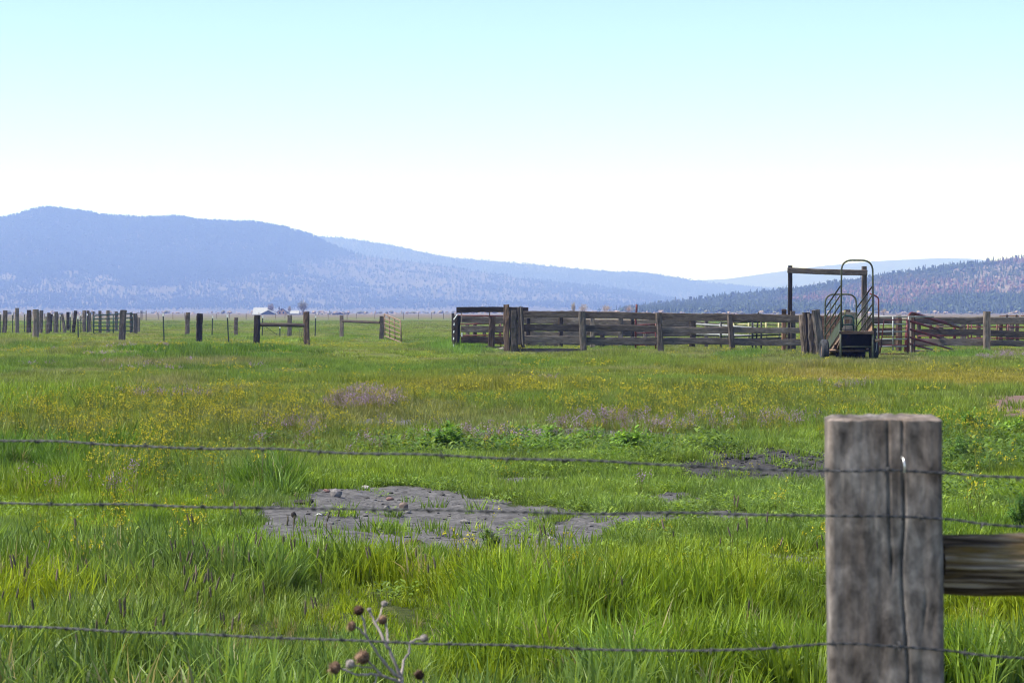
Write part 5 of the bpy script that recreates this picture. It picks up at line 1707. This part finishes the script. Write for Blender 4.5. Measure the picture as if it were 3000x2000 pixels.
red_panel('dark pipe panel just left of the raw tan post', 2108, 2306, ((945, 940), (987, 979), (995, 990)), 104, ((2112, 942, 1020), (2204, 940, 1022), (2230, 938, 1022)), 0.035, 'steel_black')
g = thing('steel_rod', 'short dark rod poking up behind the corral top rail', 'rod', pw(2218, 1015, 104))
pipe('shaft', [pw(2214, 1020, 104), pw(2222, 914, 104)], 0.035, M['steel_black'], g)

# rough poles that end the corral beside the loading chute
base = at(2385, 1050)
poles = thing('pole_wing', 'row of rough upright poles beside the loading chute wheel', 'fence', base)
YW = 86.5
for (x, yt, ybm, wpx, lean, mat, dy) in ((2350, 922, 1050, 14, 10, 'wood_dark', 1.2), (2362, 915, 1052, 14, 6, 'wood_black', 0.9), (2375, 918, 1054, 14, 8, 'wood_dark', 0.5), (2388, 908, 1054, 18, 16, 'wood_grey', 0.2), (2400, 928, 1052, 10, 14, 'wood_dark', 0.6)):
    wpost(poles, x, yt, ybm, wpx * 1.3, YW + dy, mat, lean, 'pole', 0.4, 0.17)
lp = at(2352, 1060)
o = timber('loose_board', pw(2341, 1042, yb(1047)) , pw(2362, 1056, yb(1056)) - Vector((0, 0.9, 0.0)), 0.17, 0.05, M['wood_grey'], None, 0.05, 5, 12, 0.8)
tag(o, 'loose grey board sticking out towards the viewer below the rough poles', 'board')
o = timber('bleached_log', pw(1436, 1029, 99.5), pw(1474, 1022, 100), 0.13, 0.13, M['wood_pale'], None, 0.15, 8, 10, 0.2)
tag(o, 'bleached white log lying at the foot of the corral corner', 'log')

# timber gallows over the loading lane
base = at(2425, 1030)
gal = thing('timber_frame', 'tall timber gateway of two posts and a cross beam', 'gateway', base)
YG = 99.0
wpost(gal, 2315, 778, 1036, 13, YG, 'wood_black', -3, 'post', 0.8, 0.03)
wpost(gal, 2532, 780, 1036, 15.5, YG, 'wood_dark', -3, 'post', 0.8, 0.03)
rail_px(gal, 2307, 791.5, 2541, 799, 15, YG - 0.16, 'wood_dark', 0.09, 'cross_beam', rough=0.02)
base = at(2300, 1035)
g = thing('stub_posts', 'raw tan post with a dark stub post beside it', 'post', base)
wpost(g, 2297, 907, 1036, 14, YG - 0.5, 'wood_tan', 0, 'post', 0.85, 0.02, label='raw tan squared post with a brown top')
wpost(g, 2322, 911, 1036, 15, YG - 0.3, 'wood_dark', 2, 'post', 0.7, 0.05)
rail_px(g, 2290, 914, 2304, 914, 13, YG - 0.62, 'wood_brown', 0.04, 'cap_board', rough=0.02)
# raw boards and stub behind the chute
g = thing('board_wall', 'tan board wall glimpsed through the left side of the chute', 'wall', at(2430, 1036))
for k in range(4):
    rail_px(g, 2396, 934 + k * 20, 2466, 933 + k * 20, 18.5, 100.0, 'wood_tan', 0.04, 'plank', rough=0.01)
wpost(g, 2398, 926, 1034, 8, 100.2, 'wood_tan', 0, 'post', 0.8, 0.02)
g = thing('stub_posts', 'short dark stub post with planks behind the chute', 'post', at(2485, 1036))
wpost(g, 2482, 907, 1034, 20, 91.5, 'wood_brown', 0, 'post', 0.7, 0.05)
wpost(g, 2496, 915, 1034, 15, 91.4, 'wood_dark', 0, 'post', 0.7, 0.05)
for a in ((2465, 925, 2512, 926, 18), (2465, 960, 2512, 961, 14)):
    rail_px(g, *a, 91.2, 'wood_grey', 0.04)

# ================================================================== loading chute
def build_chute():
    YA, YB = 79.0, 83.4            # tall raised end towards us, low end at the pen
    base = pw(2511, 1060, YA); base.z = gz(base.x, YA)
    ch = thing('loading_chute', 'green pipe loading chute on wheels with a tall hoop', 'chute', base)
    lo = ch.location
    rp = 0.030
    xl, xr = pw(2464, 1000, YA).x, pw(2558, 1000, YA).x
    fz = pw(2500, 971, YA).z       # floor height at the raised end
    topA = pw(2500, 762, YA).z; topB = pw(2463, 862, YB).z
    xbl, xbr = pw(2417.5, 1000, YB).x, pw(2508.5, 1000, YB).x
    fzb = 0.16
    pipe('tall_hoop', round_path([(xl, YA, fz - 0.05), (xl + 0.012, YA, topA), (xr - 0.02, YA, topA - 0.01), (xr, YA, fz - 0.05)], 0.36, 8), rp, M['steel_green'], ch, 10)
    pipe('low_hoop', round_path([(xbl, YB, 0.1), (xbl, YB, topB), (xbr, YB, topB), (xbr, YB, 0.1)], 0.33, 8), rp, M['steel_green'], ch, 10)
    # side rails falling away from us
    for side, (xa, xb) in enumerate(((xl, xbl), (xr, xbr))):
        for k, (hy, hb) in enumerate(((2.12 - 0.62, 1.62), (1.2, 1.30), (0.90, 0.98), (0.62, 0.68), (0.36, 0.40))):
            za = fz + hy; zb = fzb + hb
            pipe('side_rail', [(xa - 0.02 if side == 0 else xa - 0.02, YA + 0.03, za), (xb, YB - 0.03, zb)], rp * 0.85, M['steel_green'] if k else M['steel_black'], ch)
        for f in (0.33, 0.66):
            x = xa + (xb - xa) * f; y = YA + (YB - YA) * f
            z0 = fz + (fzb - fz) * f
            pipe('rail_strap', [(x, y, z0), (x, y, z0 + 1.52)], 0.012, M['steel_black'], ch, 6)
        # solid lower side sheet
        s = -0.03 if side == 0 else 0.03
        v = [(xa + s, YA + 0.06, fz - 0.02), (xb + s, YB - 0.06, fzb - 0.02), (xb + s, YB - 0.06, fzb + 0.34), (xa + s, YA + 0.06, fz + 0.36)]
        v = [Vector(p) - lo for p in v]; v2 = [p + Vector((0.012 if side == 0 else -0.012, 0, 0)) for p in v]
        fcs = [(0, 1, 2, 3), (7, 6, 5, 4), (0, 4, 5, 1), (1, 5, 6, 2), (2, 6, 7, 3), (3, 7, 4, 0)]
        mesh_obj('side_sheet', v + v2, fcs, M['sheet_green'] if side == 0 else M['ply'], ch)
    # cleated floor
    v = [(xl - 0.01, YA - 0.02, fz), (xr + 0.01, YA - 0.02, fz), (xbr, YB, fzb), (xbl, YB, fzb)]
    v = [Vector(p) - lo for p in v]; v2 = [p - Vector((0, 0, 0.05)) for p in v]
    fcs = [(0, 1, 2, 3), (7, 6, 5, 4), (0, 4, 5, 1), (1, 5, 6, 2), (2, 6, 7, 3), (3, 7, 4, 0)]
    fl = mesh_obj('floor', v + v2, fcs, M['wood_brown'], ch)
    for k in range(9):
        f = (k + 0.5) / 9
        a = Vector((xl + (xbl - xl) * f + 0.03, YA + (YB - YA) * f, fz + (fzb - fz) * f + 0.02)); b = Vector((xr + (xbr - xr) * f - 0.03, a.y, a.z))
        timber('cleat', a, b, 0.05, 0.035, M['wood_dark'], ch, 0.03, 2, 8, 0.8)
    # lip at the raised end, apron sheet and crossbars under it
    timber('lip', Vector((xl - 0.02, YA - 0.05, fz - 0.035)), Vector((xr + 0.02, YA - 0.05, fz - 0.035)), 0.05, 0.10, M['wood_brown'], ch, 0.03, 4, 10, 0.85)
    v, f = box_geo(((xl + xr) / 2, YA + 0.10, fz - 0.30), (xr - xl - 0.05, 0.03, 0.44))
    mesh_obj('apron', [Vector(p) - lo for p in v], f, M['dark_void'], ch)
    pipe('crossbar', [(xl, YA, pw(2500, 1015.5, YA).z), (xr, YA, pw(2500, 1015.5, YA).z)], 0.02, M['steel_green'], ch)
    pipe('axle', [(xl - 0.52, YA + 1.3, 0.36), (xr + 0.12, YA + 1.3, 0.36)], 0.045, M['steel_rust'], ch)
    timber('frame_beam', Vector((xl - 0.05, YA + 1.25, 0.50)), Vector((xr + 0.05, YA + 1.25, 0.50)), 0.12, 0.12, M['dark_void'], ch, 0.02, 3, 8, 0.9)
    for x in (xl + 0.05, xr - 0.05):
        timber('frame_beam', Vector((x, YA + 0.15, fz - 0.14)), Vector((x + (xbl - xl), YB - 0.1, fzb - 0.06)), 0.08, 0.12, M['steel_rust'], ch, 0.02, 3, 8, 0.9)
        timber('strut', Vector((x, YA + 0.2, fz - 0.2)), Vector((x, YA + 1.25, 0.42)), 0.05, 0.05, M['steel_rust'], ch, 0.02, 3, 8, 0.9)
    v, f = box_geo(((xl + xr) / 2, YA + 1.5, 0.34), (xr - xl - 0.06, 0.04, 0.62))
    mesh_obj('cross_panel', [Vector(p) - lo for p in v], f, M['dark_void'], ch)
    # legs under the tall hoop
    for x, px in ((xl - 0.02, 2461), (xr - 0.02, 2556)):
        pipe('leg', [(x, YA - 0.02, fz + 0.02), (x + 0.01, YA - 0.02, -0.05)], 0.036, M['steel_green'], ch, 8)
        pipe('leg_collar', [(x, YA - 0.02, fz + 0.03), (x, YA - 0.02, fz - 0.06)], 0.050, M['steel_black'], ch, 8)
    # wheels
    for cx, cy, Rr, Wd in ((pw(2415, 1028, YA + 0.8).x, YA + 0.8, 0.375, 0.25), (pw(2563, 1030, YA + 1.0).x - 0.04, YA + 1.0, 0.375, 0.24)):
        n = 28
        prof = [(-0.36, 0.55), (-0.48, 0.68), (-0.5, 0.85), (-0.40, 0.96), (-0.22, 1.0), (0, 1.008), (0.22, 1.0), (0.40, 0.96), (0.5, 0.85), (0.48, 0.68), (0.36, 0.55)]
        V = []; Fc = []
        for (a, r) in prof:
            for k in range(n):
                an = 6.283185 * k / n
                V.append((a * Wd, r * Rr * math.cos(an), r * Rr * math.sin(an)))
        m = len(prof)
        for i in range(m):
            for k in range(n):
                i2 = (i + 1) % m
                Fc.append((i * n + k, i * n + (k + 1) % n, i2 * n + (k + 1) % n, i2 * n + k))
        wl = Vector((cx, cy, Rr - 0.01)) - lo
        wo_ = mesh_obj('wheel', V, Fc, M['rubber'], ch, smooth=True, loc=wl)
        V = []; Fc = []
        for (a, r) in ((-0.34, 0.0), (-0.34, 0.15), (-0.20, 0.2), (-0.2, 0.45), (-0.36, 0.56), (0.36, 0.56), (0.2, 0.45), (0.2, 0.0)):
            for k in range(n):
                an = 6.283185 * k / n
                V.append((a * Wd, max(r, 0.002) * Rr * math.cos(an), max(r, 0.002) * Rr * math.sin(an)))
        for i in range(7):
            for k in range(n):
                Fc.append((i * n + k, i * n + (k + 1) % n, (i + 1) * n + (k + 1) % n, (i + 1) * n + k))
        mesh_obj('rim', V, Fc, M['steel_rust'], wo_, smooth=True)
        # tread grooves as raised ribs
        gs = []
        for a in (-0.24, -0.08, 0.08, 0.24):
            ring = [Vector((a * Wd, 1.004 * Rr * math.cos(6.283 * k / n), 1.004 * Rr * math.sin(6.283 * k / n))) for k in range(n + 1)]
            gs.append(tube_geo(ring, 0.012, 4, False))
        v, f = merge(*gs)
        mesh_obj('tread', v, f, M['rubber'], wo_)
    # winch with its cable on the right
    wx = xr + 0.08
    timber('winch_mount', Vector((wx, YA + 0.1, 0.55)), Vector((wx, YA + 0.1, fz + 0.12)), 0.07, 0.07, M['steel_black'], ch, 0.02, 3, 8, 0.8)
    pipe('winch_drum', [(wx - 0.02, YA + 0.02, 0.72), (wx + 0.16, YA + 0.02, 0.72)], 0.06, M['steel_rust'], ch, 12)
    cab = [pw(2560, 955, YA), pw(2566, 951, YA), pw(2571, 958, YA), pw(2572, 975, YA), pw(2570, 995, YA), pw(2567, 1025, YA), pw(2565, 1032, YA)]
    pipe('winch_cable', round_path(cab, 0.08, 4), 0.013, M['steel_galv'], ch, 6)
    pipe('crank', round_path([(wx + 0.16, YA + 0.02, 0.72), (wx + 0.20, YA, 0.72), (wx + 0.21, YA, 0.5), (wx + 0.16, YA, 0.48)], 0.03, 3), 0.014, M['steel_black'], ch, 6)
    # small jack handle with a yellow grip and the green inner gate hoop
    pipe('jack_handle', [pw(2476, 985, YA + 2.5), pw(2476, 921, YA + 2.5)], 0.012, M['steel_black'], ch, 6)
    pipe('yellow_grip', [pw(2475.5, 922, YA + 2.5), pw(2476, 909, YA + 2.5)], 0.022, M['steel_yellow'], ch, 8)
    pipe('inner_hoop', round_path([pw(2468, 960, YA + 3.3), pw(2468, 924, YA + 3.3), pw(2500, 926, YA + 3.3), pw(2501, 975, YA + 3.3)], 0.12, 5), 0.03, M['gate_green'], ch, 8)
    pipe('inner_bar', [pw(2468, 951, YA + 3.3), pw(2500, 951, YA + 3.3)], 0.026, M['gate_green'], ch, 8)
build_chute()

# ================================================================== right hand pens
YS = 90.0
g = thing('tube_gate', 'galvanised tube gate right behind the loading chute', 'gate', at(2630, 1038))
for (x0, y0, x1, y1) in ((2553, 927, 2736, 928), (2556, 950, 2664, 949), (2556, 972, 2664, 971), (2556, 994, 2664, 993), (2556, 1015, 2664, 1014)):
    pipe('bar', [pw(x0, y0, YS), pw(x1, y1, YS)], 0.026, M['steel_galv'], g)
for x in (2558, 2616, 2662):
    pipe('upright', [pw(x, 927, YS - 0.05), pw(x, 1026, YS - 0.05)], 0.028, M['steel_galv'], g)
g = thing('plank_pen', 'short dark plank fence behind the galvanised gate', 'fence', at(2600, 1032))
for a in ((2530, 940, 2642, 940, 16), (2530, 970, 2642, 971, 19), (2530, 1003, 2642, 1003, 16)):
    rail_px(g, *a, 96, 'wood_dark')
wpost(g, 2632, 923, 1034, 16, 95.8, 'wood_brown', 0)
wpost(g, 2545, 926, 1034, 12, 95.8, 'wood_dark', 0)
tl, tr, br, bl = pw(2590, 938, 86), pw(2661, 936, 86.5), pw(2661, 1036, 86.5), pw(2578, 1036, 86)
tube_gate('tube_gate', 'thin dark red tube gate leaning left of the red brown post', [tl, tr, br, bl], 4, (0.96,), 0.022, 'steel_red', None, 0.04)
# dark hoop between chute and gate
g = thing('pipe_hoop', 'slim dark red pipe hoop just right of the tall chute hoop', 'pipe', at(2575, 1042))
pipe('hoop', round_path([pw(2548, 860, 86), pw(2560, 864, 86), pw(2574, 872, 86), pw(2574.5, 1040, 86)], 0.22, 6), 0.028, M['steel_red'], g)
# bent red gate leaning over
g = thing('tube_gate', 'big bent red tube gate sloping down behind the right planks', 'gate', at(2700, 1036))
pipe('frame', round_path([pw(2653, 1032, 94), pw(2657, 960, 94), pw(2663, 914, 94), pw(2726, 933, 95), pw(2815, 960, 97)], 0.35, 8), 0.062, M['steel_red'], g, 10)
for (a, b) in (((2656, 938), (2790, 976)), ((2656, 962), (2800, 1001)), ((2655, 985), (2790, 1023)), ((2654, 1004), (2730, 1024))):
    pipe('bar', [pw(a[0], a[1], 94), pw(b[0], b[1], 97)], 0.045, M['steel_red'], g)
pipe('upright', [pw(2652, 1030, 93.8), pw(2660, 930, 93.8)], 0.05, M['steel_red'], g)
# plank fence at right
g = thing('plank_corral', 'weathered plank fence running out of view on the right', 'fence', at(2850, 1034))
YR = 96.0
wpost(g, 2671, 921, 1040, 18, YR - 1.2, 'wood_brown', 0, rough=0.1, label='red brown post with a torn strip of bark')
wpost(g, 2891, 912, 1034, 19, YR - 0.3, 'wood_grey', 0, sq=0.7, label='tall pale grey post')
wpost(g, 3085, 915, 1034, 19, YR - 0.3, 'wood_grey', 0)
for a in ((2676, 939, 2896, 938, 18), (2888, 939, 3090, 942, 17)): rail_px(g, *a, YR, 'wood_grey')
for a in ((2676, 972, 2896, 973, 16), (2888, 975, 3090, 981, 16)): rail_px(g, *a, YR, 'wood_dark')
for a in ((2676, 1003, 2896, 1003, 19), (2888, 1004, 3090, 1010, 15)): rail_px(g, *a, YR, 'wood_grey')
rail_px(g, 2676, 1031, 2810, 1032, 11, YR + 0.1, 'wood_grey')
timber('bark_strip', pw(2668, 930, YR - 1.45), pw(2669, 1034, YR - 1.45), 0.06, 0.05, M['wood_pale'], g, 0.15, 9, 8, 0.4)
# pens beyond
g = thing('back_pens', 'tangle of posts and red pipe rails of pens behind the right planks', 'pen', at(2850, 1008))
YQ = 118.0
for (x, wpx, mat) in ((2748, 9, 'steel_red'), (2756, 15, 'wood_dark'), (2797, 9, 'steel_red'), (2822, 16, 'wood_grey'), (2866, 13, 'wood_brown'), (2932, 12, 'wood_brown'), (2962, 16, 'wood_grey'), (2980, 10, 'wood_brown'), (2726, 8, 'steel_red'), (2692, 12, 'wood_brown'), (3010, 14, 'wood_grey')):
    wpost(g, x, 944 if mat != 'steel_red' else 950, 1010, wpx, YQ, mat, 0)
for (x0, y0, x1, y1, mat) in ((2690, 950, 3060, 946, 'steel_galv'), (2836, 957, 3060, 959, 'steel_red'), (2690, 984, 2836, 982, 'steel_red'), (2836, 990, 3060, 992, 'steel_red'), (2740, 957, 2836, 957, 'steel_rust')):
    pipe('rail', [pw(x0, y0, YQ - 0.3), pw(x1, y1, YQ - 0.3)], 0.035, M[mat], g)
for x in (2836, 2846, 2921, 2953):
    pipe('upright', [pw(x, 950, YQ - 0.4), pw(x, 1008, YQ - 0.4)], 0.035, M['steel_red'], g)
g = thing('board_pen', 'tan top boards of a farther pen at the right edge', 'pen', at(2990, 1000))
for (x0, x1, y, mat) in ((2928, 2986, 926, 'wood_tan'), (2990, 3080, 925, 'wood_tan'), (2935, 3080, 931, 'wood_pale'), (2940, 3080, 948, 'wood_tan')):
    rail_px(g, x0, y, x1, y, 3.5, 135, mat, 0.05)
for x in (2950, 2978, 3010, 3050):
    wpost(g, x, 922, 1000, 6, 135, 'wood_brown', 0)

# ================================================================== farm far across the plain
KM = 1450.0
def house(name, label, x0, x1, yeave, yridge, ybase, Y, wall, roof, along=False, depth=9.0, dy=0.0, chimney=None, windows=()):
    """gable end towards us unless along"""
    a = pw(x0, ybase, Y); b = pw(x1, ybase, Y)
    ze = pw(x0, yeave, Y).z; zr = pw(x0, yridge, Y).z
    base = Vector(((a.x + b.x) / 2, Y, 0))
    th = thing(name, label, 'building', base)
    W = b.x - a.x; h = W / 2
    if along:
        V = [(-h, 0, -1), (h, 0, -1), (h, depth, -1), (-h, depth, -1), (-h, 0, ze), (h, 0, ze), (h, depth, ze), (-h, depth, ze), (-h, depth / 2, zr), (h, depth / 2, zr)]
        Fc = [(0, 1, 5, 4), (1, 2, 6, 9, 5), (2, 3, 7, 6), (3, 0, 4, 8, 7)]
        rf = [((-h - .4, -0.5, ze - 0.1), (h + .4, -0.5, ze - 0.1), (h + .4, depth / 2, zr + 0.05), (-h - .4, depth / 2, zr + 0.05)), ((-h - .4, depth / 2, zr + 0.05), (h + .4, depth / 2, zr + 0.05), (h + .4, depth + 0.5, ze - 0.1), (-h - .4, depth + 0.5, ze - 0.1))]
    else:
        V = [(-h, 0, -1), (h, 0, -1), (h, depth, -1), (-h, depth, -1), (-h, 0, ze), (h, 0, ze), (h, depth, ze), (-h, depth, ze), (0, 0, zr), (0, depth, zr)]
        Fc = [(0, 1, 5, 8, 4), (1, 2, 6, 5), (2, 3, 7, 9, 6), (3, 0, 4, 7)]
        rf = [((-h - .5, -0.4, ze - 0.2), (0, -0.4, zr + 0.06), (0, depth + .4, zr + 0.06), (-h - .5, depth + .4, ze - 0.2)), ((0, -0.4, zr + 0.06), (h + .5, -0.4, ze - 0.2), (h + .5, depth + .4, ze - 0.2), (0, depth + .4, zr + 0.06))]
    mesh_obj('wall', V, Fc, M[wall], th)
    RV = []; RF = []
    for q in rf:
        o = len(RV); RV += [Vector(p) for p in q]; RV += [Vector(p) + Vector((0, 0, 0.2)) for p in q]
        RF += [(o + 3, o + 2, o + 1, o), (o + 4, o + 5, o + 6, o + 7), (o, o + 1, o + 5, o + 4), (o + 1, o + 2, o + 6, o + 5), (o + 2, o + 3, o + 7, o + 6), (o + 3, o, o + 4, o + 7)]
    ro = mesh_obj('roof', RV, RF, M[roof], th)
    if chimney:
        v, f = box_geo((chimney * W, depth * 0.3, zr + 0.3), (0.7, 0.7, 1.6)); mesh_obj('chimney', v, f, M['roof_dark'], ro)
    for (fx, z, ww, hh, mt, nm) in windows:
        v, f = box_geo((fx * W, -0.04, z), (ww, 0.1, hh)); mesh_obj(nm, v, f, M[mt], th)
house('pole_barn', 'white roofed barn at the left end of the far farm', 741, 783, 921, 902, 924, KM + 40, 'barn_dark', 'roof_white', True, 16)
house('barn', 'dark gabled barn in front of the white roofed one', 764, 808, 920, 909, 925, KM, 'barn_dark', 'roof_white', False, 9, windows=((0.0, 1.0, 1.8, 2.4, 'glass', 'door'),))
house('farmhouse', 'tan gabled farmhouse with a dark roof', 812, 838, 914, 904, 925, KM + 10, 'house_tan', 'roof_dark', False, 8, chimney=-0.32, windows=((-0.2, 1.2, 0.9, 1.3, 'glass', 'window'), (0.2, 1.2, 0.9, 1.3, 'glass', 'window'), (0, 3.0, 0.8, 1.0, 'glass', 'window')))
house('shed', 'low shed with a pale roof between house and big bare tree', 849, 874, 919, 911, 925, KM + 5, 'barn_dark', 'roof_white', True, 6)
house('open_shed', 'tan roofed open shed farther right on the plain', 986, 1006, 919, 915, 926, KM, 'barn_dark', 'roof_tan', False, 6)
house('dark_box_shed', 'small dark upright shed left of the tan roofed one', 974, 985, 919, 918, 926, KM - 5, 'barn_dark', 'roof_dark', True, 3)
def trailer(x0, x1, yt, ybm, label, mat='white'):
    Y = KM - 10
    a = pw(x0, ybm, Y); b = pw(x1, ybm, Y); zt = pw(x0, yt, Y).z; zb = max(pw(x0, ybm, Y).z, 0.1)
    th = thing('stock_trailer', label, 'trailer', ((a.x + b.x) / 2, Y, 0))
    W = b.x - a.x
    v, f = box_geo((0, 1.2, (zt + 0.6) / 2), (W, 2.4, zt - 0.6)); o = mesh_obj('body', v, f, M[mat], th)
    bv = o.modifiers.new('bevel', 'BEVEL'); bv.width = 0.15; bv.segments = 2
    v, f = box_geo((W * 0.1, -0.03, zt * 0.68), (W * 0.5, 0.05, 0.35)); mesh_obj('window', v, f, M['glass'], th)
    for s in (-0.28, 0.22):
        ring, fc = tube_geo([Vector((s * W, -0.05, 0.4)), Vector((s * W, 0.3, 0.4))], 0.4, 12); mesh_obj('wheel', ring, fc, M['rubber'], th, smooth=True)
trailer(876, 884, 918, 926, 'small white trailer at the foot of the big bare tree')
trailer(929, 949, 918, 926, 'longest white trailer right of the thick brown brace post')
trailer(958, 970, 919, 926, 'short white trailer left of the small dark shed')
trailer(1006, 1026, 919, 925, 'pale blue grey trailer right of the tan roofed shed', 'steel_galv')

# ---- bare and budding trees
def twig_tree(name, label, px, ytop, ybase, wpx, Y, col, seed, group=None, dense=1.0, multi=1):
    p = pw(px, ybase, Y); zt = pw(px, ytop, Y).z
    H = zt + 0.3; W = wpx * Y / F
    th = thing(name, label, 'tree', (p.x, p.y, 0), group)
    rng = np.random.default_rng(seed)
    m = bpy.data.materials.get('twigs_%s' % str(col)) or leaf_mat('twigs_%s' % str(col), 0.2, 0.9, 0.05, col, 0.6)
    TV = []; TF = []
    CV = []; CF = []; cv = []
    tips = []
    for k in range(multi + 4):
        a = rng.random() * 6.283; sp = rng.random() ** 0.5
        b = Vector((rng.normal(0, 0.05) * W * (multi > 1) * 3, rng.normal(0, 0.05) * W, -0.3))
        e = Vector((math.cos(a) * sp * W * 0.38, math.sin(a) * sp * W * 0.38, H * rng.uniform(0.5, 0.85)))
        mid = Vector((e.x * 0.3 + b.x * 0.7, e.y * 0.3 + b.y * 0.7, H * 0.35))
        g = tube_geo([b, mid, e], [H * 0.028, H * 0.018, H * 0.006], 6)
        o = len(TV); TV += g[0]; TF += [tuple(i + o for i in q) for q in g[1]]
        tips.append((mid, e))
    mesh_obj('trunk', TV, TF, M['wood_dark'], th, smooth=True)
    for _ in range(int(900 * dense)):
        # clumps of fine twigs and buds through the crown
        a = rng.random() * 6.283; u = rng.uniform(-1, 1); rr = rng.random() ** 0.45
        s = math.sqrt(1 - u * u)
        lump = 0.8 + 0.35 * math.sin(a * 3 + seed) * math.sin(u * 5 + seed)
        c = Vector((math.cos(a) * s * rr * W * 0.5 * lump, math.sin(a) * s * rr * W * 0.5 * lump, H * 0.58 + u * rr * H * 0.42 * lump))
        d = Vector((c.x, c.y, (c.z - H * 0.2) * 0.9)).normalized() + Vector(rng.normal(0, 0.35, 3))
        leaf_shape(CV, CF, cv, c, d, Vector((0, 0, 1)), H * rng.uniform(0.05, 0.12), H * rng.uniform(0.008, 0.022), rng.random(), 0.1)
    o = mesh_obj('crown', CV, CF, m, th)
    at_ = o.data.attributes.new('var', 'FLOAT', 'POINT'); at_.data.foreach_set('value', np.asarray(cv, np.float32))
TG = 'bare trees on the far plain'
twig_tree('bare_tree', 'reddish bare tree behind the dark gabled barn', 794, 890, 924, 26, KM + 20, (0.2, 0.15, 0.12), 1, TG, 1.8)
twig_tree('bare_tree', 'small yellowish tree between house and shed', 848, 896, 924, 13, KM - 20, (0.24, 0.2, 0.09), 2, TG)
twig_tree('bare_tree', 'biggest rounded grey green bare tree on the far farm', 887, 883, 925, 38, KM - 15, (0.2, 0.185, 0.11), 3, TG, 2.6)
WG = 'pale budding willows'
twig_tree('willow', 'tall pale yellow willow, leftmost above the corral rail', 1680, 886, 925, 16, 900, (0.36, 0.3, 0.15), 4, WG)
twig_tree('willow', 'broad pale willow right beside the tall yellow one', 1709, 891, 925, 38, 905, (0.38, 0.31, 0.2), 5, WG, 1.2)
twig_tree('willow', 'rounded pale willow alone in the middle of the three clumps', 1775, 893, 925, 38, 900, (0.38, 0.3, 0.2), 6, WG, 1.2)
twig_tree('willow', 'pinkish willow beside the thin red pole', 1842, 896, 925, 32, 910, (0.36, 0.27, 0.2), 7, WG, 1.1)
twig_tree('willow', 'small pale bush low on the right hill foot by the chute', 2590, 905, 925, 26, 900, (0.36, 0.28, 0.17), 8, WG)

# ---- far fence line on the plain
g = thing('far_fence', 'thin line of far fence posts across the end of the pasture', 'fence', (pw(1100, 925, 700)))
g.location.z = 0
for k in range(74):
    x = -40 + k * 42 + RNG.uniform(-8, 8)
    yt = RNG.uniform(914, 919)
    Yk = 560 + RNG.uniform(-10, 10)
    b = pw(x, yt, Yk); a = Vector((b.x + RNG.uniform(-0.1, 0.1), Yk, -0.1))
    if x < 1330 or 2040 < x < 2290:
        timber('post', a, b, 0.15, 0.15, M['wood_grey'], g, 0.05, 2, 6, 0.2)
for (x, yt) in ((413, 909), (428, 910)):
    b = pw(x, yt, 420); timber('post', Vector((b.x, 420, -0.1)), b, 0.14, 0.14, M['wood_dark'], g, 0.05, 2, 6, 0.2)
timber('rail', pw(400, 916, 420), pw(430, 915, 420), 0.08, 0.08, M['wood_dark'], g, 0.05, 2, 6, 0.2)

# ================================================================== haze: the air of the valley
v, f = box_geo((0, 7000, 169), (28000, 16000, 342))
hz = mesh_obj('haze', v, f, None)
m, t = new_mat('valley_haze')
pv = nd(t, 'ShaderNodeVolumePrincipled')
pv.inputs['Color'].default_value = (0.24, 0.36, 1.0, 1)
pv.inputs['Density'].default_value = 2.45e-4
pv.inputs['Density Attribute'].default_value = ''
pv.inputs['Absorption Color'].default_value = (1, 1, 1, 1)
pv.inputs['Anisotropy'].default_value = 0.0
om = nd(t, 'ShaderNodeOutputMaterial')
t.links.new(pv.outputs[0], om.inputs['Volume'])
m.cycles.volume_sampling = 'DISTANCE'
hz.data.materials.append(m)
tag(hz, 'blue haze of the air over the valley', None, kind='stuff')
